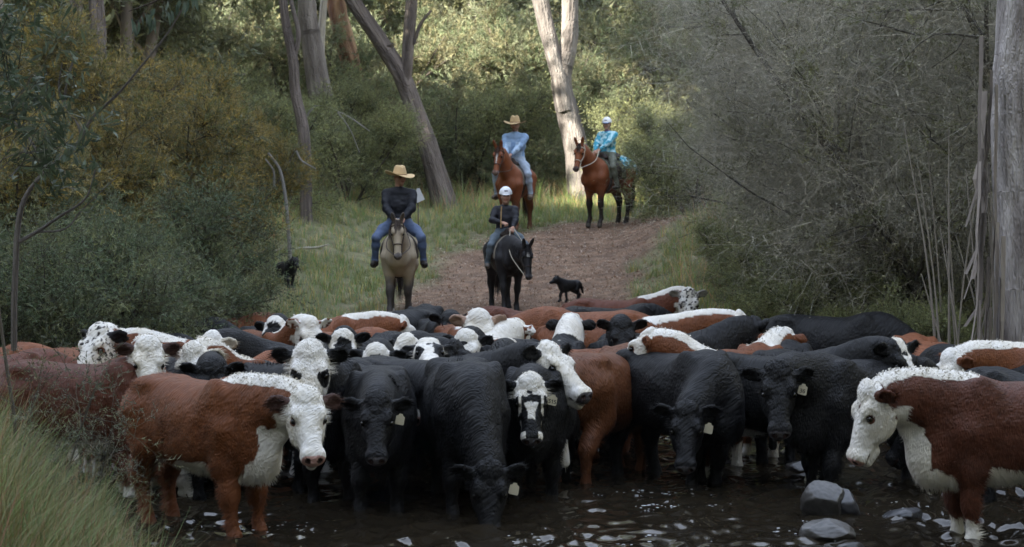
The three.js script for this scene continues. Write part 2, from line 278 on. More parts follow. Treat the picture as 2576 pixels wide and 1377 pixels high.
rock(px(2120, 15.2), 0.08, 15.5, 0.19, 0.17, 0.2, 7.1, 'dark wet shoulder of rock against the tall grey creek boulder', darkRock);
rock(px(2090, 14.3), 0.05, 14.3, 0.20, 0.10, 0.17, 3.4, 'low shiny grey boulder just in front of the tall creek boulder', wetRock);
rock(px(2148, 13.6), 0.02, 13.6, 0.11, 0.08, 0.1, 5.2, 'small black wet stone at the bottom edge below the low boulder', darkRock);
rock(px(2275, 15.3), 0.03, 15.3, 0.16, 0.07, 0.14, 9.6, 'submerged stone breaking the riffle beside the white faced red cow', darkRock);
rock(px(2010, 18.2), 0.05, 18.2, 0.12, 0.07, 0.1, 2.6, 'small stone in the water between the legs of the black cattle', wetRock);
// ---------------------------------------------------------------- cattle
const furT = noiseTex(512, (u, v) => { const a = u + 0.012 * tnoise(u, v, 9, 9), b = v + 0.012 * tnoise(v, u, 11, 11); return 0.5 + 0.28 * tnoise(a, b, 110, 34) + 0.2 * tnoise(b, a, 46, 23) + 0.16 * tnoise(a, b, 18, 14); });
M.coat = new THREE.MeshPhysicalMaterial({ bumpMap: furT, bumpScale: 0.009, vertexColors: true, roughness: 0.6, specularIntensity: 0.5, side: THREE.DoubleSide });
M.hair = new THREE.MeshPhysicalMaterial({ vertexColors: true, roughness: 0.62, specularIntensity: 0.5, side: THREE.DoubleSide });
M.eye = mat({ color: 0x0b0806, roughness: 0.12 });
M.horn = mat({ color: 0x4a4038, roughness: 0.6 });
const RED = [0.128, 0.041, 0.0135], DRED = [0.072, 0.0225, 0.0115], RUST = [0.17, 0.06, 0.026], BLK = [0.0042, 0.0042, 0.0052], WHT = [0.66, 0.64, 0.61], CREAM = [0.58, 0.53, 0.44];
const COW_TRUNK = [[-0.84, 1.06, 0.86, 0.07], [-0.79, 1.15, 0.72, 0.16], [-0.68, 1.205, 0.62, 0.225], [-0.52, 1.235, 0.59, 0.265], [-0.3, 1.22, 0.56, 0.295], [-0.05, 1.205, 0.51, 0.325], [0.18, 1.21, 0.48, 0.31], [0.38, 1.245, 0.46, 0.255], [0.54, 1.215, 0.46, 0.215], [0.66, 1.12, 0.5, 0.165], [0.75, 0.98, 0.58, 0.09], [0.79, 0.86, 0.68, 0.03]];
const COW_HEAD = [[-0.085, -0.045, -0.12, 0.06], [-0.05, -0.008, -0.17, 0.1], [0, 0.008, -0.205, 0.122], [0.07, 0.01, -0.235, 0.134], [0.13, 0.006, -0.25, 0.134], [0.19, 0.0, -0.245, 0.115], [0.26, -0.008, -0.22, 0.092], [0.33, -0.016, -0.19, 0.078], [0.39, -0.022, -0.172, 0.076], [0.44, -0.028, -0.16, 0.08], [0.475, -0.045, -0.145, 0.07], [0.495, -0.075, -0.125, 0.035]];
function cowHeadPrims(earLift) {
  const p = [loft(COW_HEAD, 2.5, { id: 1 })];
  p.push(ball([-0.02, 0.006, 0], [0.07, 0.03, 0.085], { k: 0.05, id: 1 }));
  for (const s of [-1, 1]) {
    p.push(ball([0.135, -0.012, 0.088 * s], [0.05, 0.03, 0.032], { k: 0.04, id: 1 }));                       // brow
    p.push(ball([0.17, -0.17, 0.062 * s], [0.12, 0.085, 0.05], { k: 0.05, id: 1 }));                         // cheek
    p.push(ball([0.43, -0.075, 0.045 * s], [0.04, 0.045, 0.038], { k: 0.03, id: 3 }));                       // nostril wing
    p.push(ball([0.487, -0.068, 0.042 * s], [0.02, 0.016, 0.013], { cut: true, k: 0.01 }));
    p.push(ball([0.175, -0.047, 0.125 * s], [0.03, 0.022, 0.022], { cut: true, k: 0.02 }));                  // eye socket
    const a = [0.015, -0.06, 0.095 * s], dir = V(-0.25, earLift, s).normalize(), tip = [a[0] + dir.x * 0.17, a[1] + dir.y * 0.17, a[2] + dir.z * 0.17];
    const mid = V(a[0], a[1], a[2]).addScaledVector(dir, 0.098), face = V(0.72, 0.42, 0.25 * s), fx = face.sub(dir.clone().multiplyScalar(face.dot(dir))).normalize(), fy = dir.clone().cross(fx);
    const ax = [dir.toArray(), fy.toArray(), fx.toArray()];
    p.push(cone(a, mid.toArray(), 0.034, 0.03, { id: 2, k: 0.03 }), ball(mid.toArray(), [0.08, 0.064, 0.024], { ax, id: 2, k: 0.025 }));
    p.push(ball(mid.clone().addScaledVector(fx, 0.03).addScaledVector(dir, 0.005).toArray(), [0.06, 0.046, 0.024], { ax, cut: true, k: 0.012 }));
  }
  p.push(cone([0.37, -0.185, 0], [0.45, -0.165, 0], 0.045, 0.038, { k: 0.03, id: 3 }));                       // lower jaw
  for (const s of [-1, 1]) p.push(cone([0.40, -0.137, 0.085 * s], [0.485, -0.137, 0.03 * s], 0.007, 0.007, { cut: true, k: 0.008 }));
  return p;
}
// face markings: t runs poll to muzzle, u out of the forehead, r sideways
const FACES = {
  plain: () => 0,
  full: (t, u, r, n) => (u + 0.055 * n > -0.205 + 0.14 * sstep(0.1, 0.0, t) ? 1 : t > 0.12 ? 1 : 0) * (Math.hypot(t - 0.175, (Math.abs(r) - 0.115) * 1.1, (u + 0.05)) < 0.033 ? 0 : 1),
  patched: (t, u, r, n) => (Math.hypot(t - 0.185, (u + 0.06) * 0.8, (Math.abs(r) - 0.105) * 0.8) < 0.062 + 0.015 * n ? 0 : FACES.full(t, u, r, n)),
  mask: (t, u, r, n) => { const a = Math.abs(r); if (t < 0.115 + 0.03 * n) return u > -0.13; if (t < 0.25 + 0.02 * n) return a > 0.078 && a < 0.1 && u > -0.1 ? 1 : a < 0.085 - 0.42 * (t - 0.115) && t > 0.165 + 0.2 * a ? 1 : 0; if (t < 0.30 + 0.02 * n) return a < 0.03; return t > 0.41 && a > 0.05 ? 1 : a > 0.075 && u < -0.08 && u > -0.14; },
  blaze: (t, u, r, n) => (Math.abs(r + 0.01) < 0.042 + 0.02 * n - 0.03 * sstep(0.15, 0.3, t) && u > -0.06 && t < 0.34 ? 1 : 0),
  poll: (t, u, r, n) => (t < 0.06 + 0.03 * n && u > -0.09 ? 1 : 0),
  crown: (t, u, r, n) => (u > -0.12 && (t < 0.025 + 0.06 * n + 0.5 * Math.max(0, Math.abs(r) - 0.04) || (Math.abs(r) > 0.085 + 0.03 * n && t < 0.15)) ? 1 : 0),
  speck: (t, u, r, n) => FACES.full(t, u, r, n),
  half: (t, u, r, n) => (r > -0.03 + 0.03 * n ? FACES.patched(t, u, r, n) : t > 0.3 ? 1 : t < 0.06 ? 1 : 0),
};
const textTag = (s) => { const c = document.createElement('canvas'); c.width = 96; c.height = 96; const x = c.getContext('2d'); x.fillStyle = '#b3ab94'; x.fillRect(0, 0, 96, 96); x.fillStyle = '#16140f'; x.font = 'bold 44px sans-serif'; x.textAlign = 'center'; x.textBaseline = 'middle'; if (s) x.fillText(s, 48, 58); const t = new THREE.CanvasTexture(c); t.colorSpace = THREE.SRGBColorSpace; return t; };
const tagMats = {}, tagShape = new THREE.Shape([[-0.012, 0.042], [0.012, 0.042], [0.016, 0.03], [0.031, 0.024], [0.033, -0.03], [0.027, -0.037], [-0.027, -0.037], [-0.033, -0.03], [-0.031, 0.024], [-0.016, 0.03]].map(([a, b]) => new THREE.Vector2(a, b)));
const cowPlan = [];
function cow(o) {
  const near = o.d < 17.4, mid = o.d < 20.5, seed = o.seed, R = rng(seed * 7919 + 13), k = o.k ?? 1, th = o.th, len = o.len ?? 0.66, hs = (o.hs ?? 1.12) * 0.93;
  const hp = (o.hp ?? -55) * rad, delta = ((o.hy ?? th) - th) * rad, ny = (o.ny ?? clamp(((o.hy ?? th) - th) * 0.55, -60, 60)) * rad;
  const phi = (th - 90) * rad, cr = Math.cos(phi), sr = Math.sin(phi), base = V(0.45, 1.07, 0);
  let np = (o.np ?? 8) * rad, X, Z, Y;
  const pollOf = () => base.clone().add(V(Math.cos(np) * Math.cos(ny), Math.sin(np), -Math.cos(np) * Math.sin(ny)).multiplyScalar(len));
  const off = (p) => [p.x * cr * k + p.z * sr * k, -p.x * sr * k + p.z * cr * k];
  if (o.poll) for (let it = 0; it < 4; it++) {                              // stand the cow so that its poll is there
    const p = pollOf(), [dx, dz] = off(p); X = px(o.poll[0], o.d) - dx; Z = -o.d - dz; Y = ground(X, Z) - 0.02;
    np = Math.asin(clamp(((heightAt(o.poll[1], o.d) - Y) / k - base.y) / len, -0.85, 0.8));
  } else { const [dx, dz] = off(V(0.38, 1.25, 0)); X = px(o.at, o.d) - dx; Z = -o.d - dz; Y = ground(X, Z) - 0.02; }
  Y += o.dy ?? 0;
  const poll = pollOf();
  const f = V(Math.cos(hp) * Math.cos(delta), Math.sin(hp), -Math.cos(hp) * Math.sin(delta)), u = V(-Math.sin(hp) * Math.cos(delta), Math.cos(hp), Math.sin(hp) * Math.sin(delta)), r = f.clone().cross(u);
  if (o.roll) { const q = new THREE.Quaternion().setFromAxisAngle(f, o.roll * rad); u.applyQuaternion(q); r.applyQuaternion(q); }
  const sk = poll.clone().addScaledVector(f, 0.07 * hs).addScaledVector(u, -0.115 * hs);
  const bez = new THREE.CubicBezierCurve3(V(0.34, 0.99, 0), V(0.62, 1.02, 0), sk.clone().addScaledVector(f, -0.16).add(V(Math.cos(ny) * -0.14, 0.02, Math.sin(ny) * 0.14)), sk);
  const neck = []; for (let i = 0; i <= 6; i++) { const t = i / 6, p = bez.getPoint(t); neck.push([p.x, p.y, p.z, mix(0.25, 0.135, Math.pow(t, 0.8))]); }
  const prims = [loft(COW_TRUNK, 2.35, { id: 10 })];
  neck.slice(1).forEach((p, i) => { const q = neck[i], dx = p[0] - q[0], dz = p[2] - q[2], l = Math.hypot(dx, dz) || 1; prims.push(cone(q, p, q[3], p[3], { lat: [-dz / l, 0, dx / l], w: mix(0.66, 0.8, i / 5), id: 11, k: 0.09 })); });
  const thr = V(neck[5][0], neck[5][1], neck[5][2]).add(V(0, -0.1, 0));
  prims.push(cone([0.62, 0.62, 0], [mix(0.62, thr.x, 0.6), mix(0.62, thr.y, 0.6), thr.z * 0.6], 0.085, 0.045, { lat: [0, 0, 1], w: 0.6, id: 12, k: 0.09 }), ball([0.64, 0.64, 0], [0.13, 0.16, 0.12], { id: 12, k: 0.08 }));
  const fat = mid ? 0 : 0.008;
  for (const s of [-1, 1]) {
    const a = (R() - 0.5) * 0.22, b = (R() - 0.5) * 0.24;
    prims.push(...chain([[0.42, 0.86, 0.165 * s, 0.135], [0.40, 0.62, 0.165 * s, 0.095], [0.41 + a * 0.5, 0.40, 0.155 * s, 0.062], [0.41 + a * 0.6, 0.34, 0.155 * s, 0.056], [0.40 + a, 0.13, 0.15 * s, 0.04 + fat], [0.43 + a, 0.05, 0.15 * s, 0.046], [0.44 + a, 0.005, 0.15 * s, 0.056]], { id: 13, k: 0.055 }));
    prims.push(...chain([[-0.58, 0.93, 0.14 * s, 0.2], [-0.5, 0.68, 0.17 * s, 0.135], [-0.63 + b * 0.5, 0.47, 0.155 * s, 0.075], [-0.66 + b * 0.6, 0.42, 0.155 * s, 0.062], [-0.63 + b, 0.13, 0.15 * s, 0.042 + fat], [-0.60 + b, 0.05, 0.15 * s, 0.047], [-0.59 + b, 0.005, 0.15 * s, 0.056]], { id: 14, k: 0.06 }));
    prims.push(ball([-0.52, 1.165, 0.19 * s], [0.1, 0.05, 0.06], { id: 10, k: 0.09 }), ball([-0.79, 1.04, 0.1 * s], [0.05, 0.06, 0.05], { id: 10, k: 0.05 }), ball([0.33, 1.0, 0.2 * s], [0.13, 0.25, 0.07], { id: 10, k: 0.09 }));
  }
  const tw = (R() - 0.5) * 0.12;
  prims.push(...chain([[-0.80, 1.13, 0, 0.038], [-0.875, 1.06, 0, 0.032], [-0.895, 0.85, tw * 0.3, 0.026], [-0.89, 0.6, tw * 0.8, 0.022]], { id: 15, k: 0.03 }), cone([-0.89, 0.6, tw * 0.8], [-0.88, 0.32, tw], 0.03, 0.045, { id: 16, k: 0.03 }));
  if (o.belly) prims.push(ball([-0.42, 0.56, 0], [0.13, 0.1, 0.11], { id: 17, k: 0.05 }));
  const F = field(prims), wob = (x, y, z) => 0.008 * noise(x * 6 + seed, y * 6, z * 6) + 0.004 * noise(x * 17, y * 17 + seed, z * 17);
  const red = o.type === 'h' || o.type === 'r', main = o.tone ?? (red ? RED : BLK), marked = o.type === 'h';
  const shade = (c, x, y, z, pale) => { const n = 1 + (pale ? 0.08 : red ? 0.16 : 0.22) * fbm(x * 3 + seed, y * 3, z * 3) + (pale ? 0.06 : 0.22) * noise(x * 27 + seed, y * 27, z * 27); return [c[0] * n, c[1] * n, c[2] * n]; };
  const crestAt = (x, y, z) => { let b = 9, bi = 0, bt = 0; for (let i = 0; i < 6; i++) { const A = neck[i], C = neck[i + 1], d = [C[0] - A[0], C[1] - A[1], C[2] - A[2]], t = clamp(((x - A[0]) * d[0] + (y - A[1]) * d[1] + (z - A[2]) * d[2]) / (d[0] ** 2 + d[1] ** 2 + d[2] ** 2)), e = Math.hypot(x - A[0] - d[0] * t, y - A[1] - d[1] * t, z - A[2] - d[2] * t); if (e < b) { b = e; bi = i; bt = t; } } return (bi + bt) / 6; };
  const upN = (s) => { const p = bez.getPoint(clamp(s)), q = bez.getTangent(clamp(s)), side = V(-q.z, 0, q.x).normalize(); return [p, side.clone().cross(q).normalize().multiplyScalar(-1)]; };
  const bodyCol = (x, y, z, nx, ny_, nz) => {
    const id = F.near(x, y, z), n = fbm(x * 5 + seed, y * 5, z * 5 + 3), n2 = noise(x * 13, y * 13 + seed, z * 13); let white = 0;
    if (marked) {
      const s = crestAt(x, y, z);
      if (id === 11 || (id === 10 && x > 0.22 && y > 1.0)) { const [p, up0] = upN(s), up = up0.y < 0 ? up0.multiplyScalar(-1) : up0, dv = V(x, y, z).sub(p).normalize().dot(up); if (dv > 0.86 + 0.1 * n - 0.12 * s + (s < 0.02 ? 0.2 - 0.35 * (x - 0.22) : 0)) white = 1; if (s > 0.72 + 0.1 * n && dv < -0.35) white = 1; if (dv < -0.9 + 0.2 * n) white = 1; if (o.fullNeck && s > 0.25 + 0.15 * n) white = 1; }
      if (id === 12 && x > 0.52 + 0.08 * n) white = 1;
      if (id === 10 && y < 0.60 + 0.07 * n + 0.02 * n2 + 0.1 * sstep(-0.35, -0.62, x)) white = x < 0.3 || Math.abs(z) < 0.14 + 0.05 * n ? 1 : 0;
      if (id === 10 && x > 0.62 && Math.abs(z) < 0.12 + 0.07 * n && y < 0.95) white = 1;
      if (id === 13 && y < 0.23 + 0.12 * n + (o.sock ?? 0)) white = 1; if (id === 14 && y < 0.3 + 0.15 * n + (o.sock ?? 0)) white = 1;
      if (id === 16) white = 1;
    }
    if (id === 17) white = 1;
    if (o.body) { const w = o.body(x, y, z, n, id); if (w !== undefined) white = w; }
    if ((id === 13 || id === 14) && y < 0.045) return [0.03, 0.027, 0.024];
    return shade(white ? mixc(WHT, CREAM, clamp(0.4 + 0.7 * n)) : main, x, y, z, white);
  };
  const cellB = (o.d < 15.4 ? 0.015 : near ? 0.017 : mid ? 0.022 : 0.03), cellH = (o.d < 16.6 ? 0.0075 : near ? 0.009 : mid ? 0.012 : 0.016) / hs;
  const body = polygonize((x, y, z) => F.f(x, y, z) + wob(x, y, z), F.lo, F.hi, cellB, bodyCol);
  const HF = field(cowHeadPrims(o.ear ?? -0.28)), face = FACES[o.face ?? (marked ? 'full' : 'plain')], earCol = o.earCol ?? main;
  const headWhite = (x, y, z) => face(x, y, z, fbm(x * 14 + seed, y * 14, z * 14)) ? 1 : 0;
  const headCol = (x, y, z) => {
    const id = HF.near(x, y, z), n2 = noise(x * 40 + seed, y * 40, z * 40);
    const eye = Math.hypot(x - 0.175, y + 0.048, (Math.abs(z) - 0.112)) < 0.024;
    if (eye) return [0.02, 0.015, 0.012];
    if (x > 0.463 && y > -0.125) { if (Math.hypot(x - 0.487, y + 0.068, (Math.abs(z) - 0.042)) < 0.022) return [0.03, 0.015, 0.014]; return o.nose ?? (marked || o.face === 'full' ? [0.42, 0.25, 0.22] : [0.07, 0.065, 0.072]); }
    if (x > 0.39 && Math.abs(y + 0.137) < 0.006) return [0.05, 0.03, 0.028];
    if (id === 2) return o.earWhite && n2 > -0.2 ? WHT : shade(earCol, x, y, z);
    let w = headWhite(x, y, z);
    if (o.face === 'speck' && w && noise(x * 55 + 3, y * 55, z * 55 + seed) > 0.28 && x < 0.25) return shade([0.03, 0.025, 0.023], x, y, z);
    return shade(w ? mixc(WHT, CREAM, clamp(0.35 + 0.8 * fbm(x * 9 + seed, y * 9, z * 9))) : main, x * 2, y * 2, z * 2, w);
  };
  const wobH = (x, y, z) => (0.0035 * noise(x * 30 + seed, y * 30, z * 30) + 0.0025 * noise(x * 70, y * 70 + seed, z * 70)) * (x < 0.3 ? 1 : 0.3);
  const head = polygonize((x, y, z) => HF.f(x, y, z) + wobH(x, y, z), HF.lo, HF.hi, cellH, headCol);
  const headHair = near || mid ? hairs(head, near ? 3600 : 1000, seed + 5, (x, y, z, nx, ny2, nz, q) => {
    const ear = Math.abs(z) > 0.125 && x < 0.11; if (x > 0.4) return null;
    const curl = x < 0.16 && y > -0.1 && !ear;
    if (ear) return { d: [nx * 0.4 + (q() - 0.5) * 0.6, ny2 * 0.4 - 0.3, nz * 0.3 + Math.sign(z) * 0.9], l: 0.03 + 0.035 * q(), w: 0.0022 };
    if (curl) return { d: [nx * 0.16 + (q() - 0.5) * 1.7, ny2 * 0.16 + (q() - 0.5) * 0.3, nz * 0.16 + (q() - 0.5) * 1.7], l: 0.011 + 0.014 * q(), w: 0.002, bend: [(q() - 0.5) * 0.8, (q() - 0.6) * 0.3, (q() - 0.5) * 0.8], j: 0.14 };
    return { d: [nx * 0.25 + 0.8, ny2 * 0.25, nz * 0.25 + (q() - 0.5) * 0.3], l: 0.014 + 0.012 * q(), w: 0.002 };
  }) : null;
  frame(head, poll, f, u, r, hs); if (headHair) frame(headHair, poll, f, u, r, hs);
  for (const gg of [body, head]) { const P = gg.attributes.position.array, uv = new Float32Array(P.length / 3 * 2); for (let q = 0; q < P.length / 3; q++) { uv[q * 2] = (P[q * 3] + 0.35 * P[q * 3 + 2]) * 1.6; uv[q * 2 + 1] = (P[q * 3 + 1] + 0.7 * P[q * 3 + 2]) * 1.6; } gg.setAttribute('uv', new THREE.BufferAttribute(uv, 2)); }
  const grp = new THREE.Group();
  part('body', mergeGeometries([body, head]), M.coat, grp);
  const nb = o.d < 15.6 ? 30000 : near ? 18000 : mid ? 7000 : 2600, hl = o.d < 15.6 ? 0.03 : 0.032;
  const bh = hairs(body, nb, seed + 9, (x, y, z, nx, ny2, nz, q, cc) => {
    const crest = marked && y > 0.95 && x > 0.25 && ny2 > 0.1 && cc[1] > 0.3;
    if (y < 0.12) return null;
    
    if (crest && q() < 0.3) return { d: [nx * 0.3 + (q() - 0.5) * 1.4, ny2 * 0.3 + (q() - 0.4) * 0.7, nz * 0.3 + (q() - 0.5) * 1.4], l: 0.016 + 0.028 * q(), w: 0.0022, bend: [(q() - 0.5) * 0.9, (q() - 0.6) * 0.7, (q() - 0.5) * 0.9], j: 0.3 };
    const sw = noise(x * 6 + seed, y * 6, z * 6) * 1.1, sv = noise(x * 6, y * 6 + 9, z * 6 + seed) * 0.9; return { d: [-0.7 + nx * 0.32 + sw + (q() - 0.5) * 0.5, ny2 * 0.32 - 0.6 + sv + (q() - 0.5) * 0.5, nz * 0.32 + (q() - 0.5) * 0.4], l: hl * (0.6 + 0.8 * q()) * (y < 0.62 ? 1.5 : 1), w: mid ? 0.003 : 0.004, j: cc[1] > 0.3 ? 0.2 : 1.1 };
  });
  const ch = marked && mid ? hairs(body, near ? 14000 : 4000, seed + 77, (x, y, z, nx, ny2, nz, q, cc) => (y > 0.95 && x > 0.25 && ny2 > 0.0 && cc[1] > 0.3 ? { d: [nx * 0.28 + (q() - 0.5) * 1.5, ny2 * 0.28 + (q() - 0.45) * 0.6, nz * 0.28 + (q() - 0.5) * 1.5], l: 0.014 + 0.022 * q(), w: 0.0022, bend: [(q() - 0.5) * 0.9, (q() - 0.6) * 0.6, (q() - 0.5) * 0.9], j: 0.12 } : null)) : null;
  part('coat_hair', mergeGeometries([bh, headHair, ch].filter(Boolean)), M.hair, grp).userData.kind = 'stuff';
  for (const s of [-1, 1]) { const e = part('eye', new THREE.SphereGeometry(0.021 * hs, 12, 8), M.eye, grp); e.position.copy(poll).addScaledVector(f, 0.175 * hs).addScaledVector(u, -0.047 * hs).addScaledVector(r, 0.106 * s * hs); }
  if (o.tag !== undefined) {
    const s = o.tagSide ?? 1, g = new THREE.ExtrudeGeometry(tagShape, { depth: 0.003, bevelEnabled: false }); const t = part('ear_tag', g, tagMats[o.tag] ??= mat({ map: textTag(o.tag), roughness: 0.5 }), grp, 'cream plastic ear tag');
    const uvp = g.attributes.uv, pp = g.attributes.position; for (let i = 0; i < pp.count; i++) uvp.setXY(i, 0.5 + pp.getX(i) / 0.08, 0.5 + pp.getY(i) / 0.09);
    t.position.copy(poll).addScaledVector(f, 0.05 * hs).addScaledVector(u, -0.065 * hs).addScaledVector(r, (0.175) * s * hs).add(V(0, -0.075, 0)).addScaledVector(f.clone().setY(0).normalize(), 0.03);
    t.quaternion.setFromRotationMatrix(new THREE.Matrix4().makeBasis(V(0, 1, 0).cross(f.clone().setY(0).normalize()), V(0, 1, 0), f.clone().setY(0).normalize())); t.rotateY(0.2 * s); t.rotateZ(0.2 * s); t.scale.setScalar(1.12);
  }
  grp.position.set(X, Y, Z); grp.rotation.y = phi; grp.scale.setScalar(k);
  cowPlan.push([o.seed, X, -Z, th, k]);
  return tag(grp, red ? 'red_cow' : 'black_cow', o.label, 'cow', 'cattle crossing the creek');
}
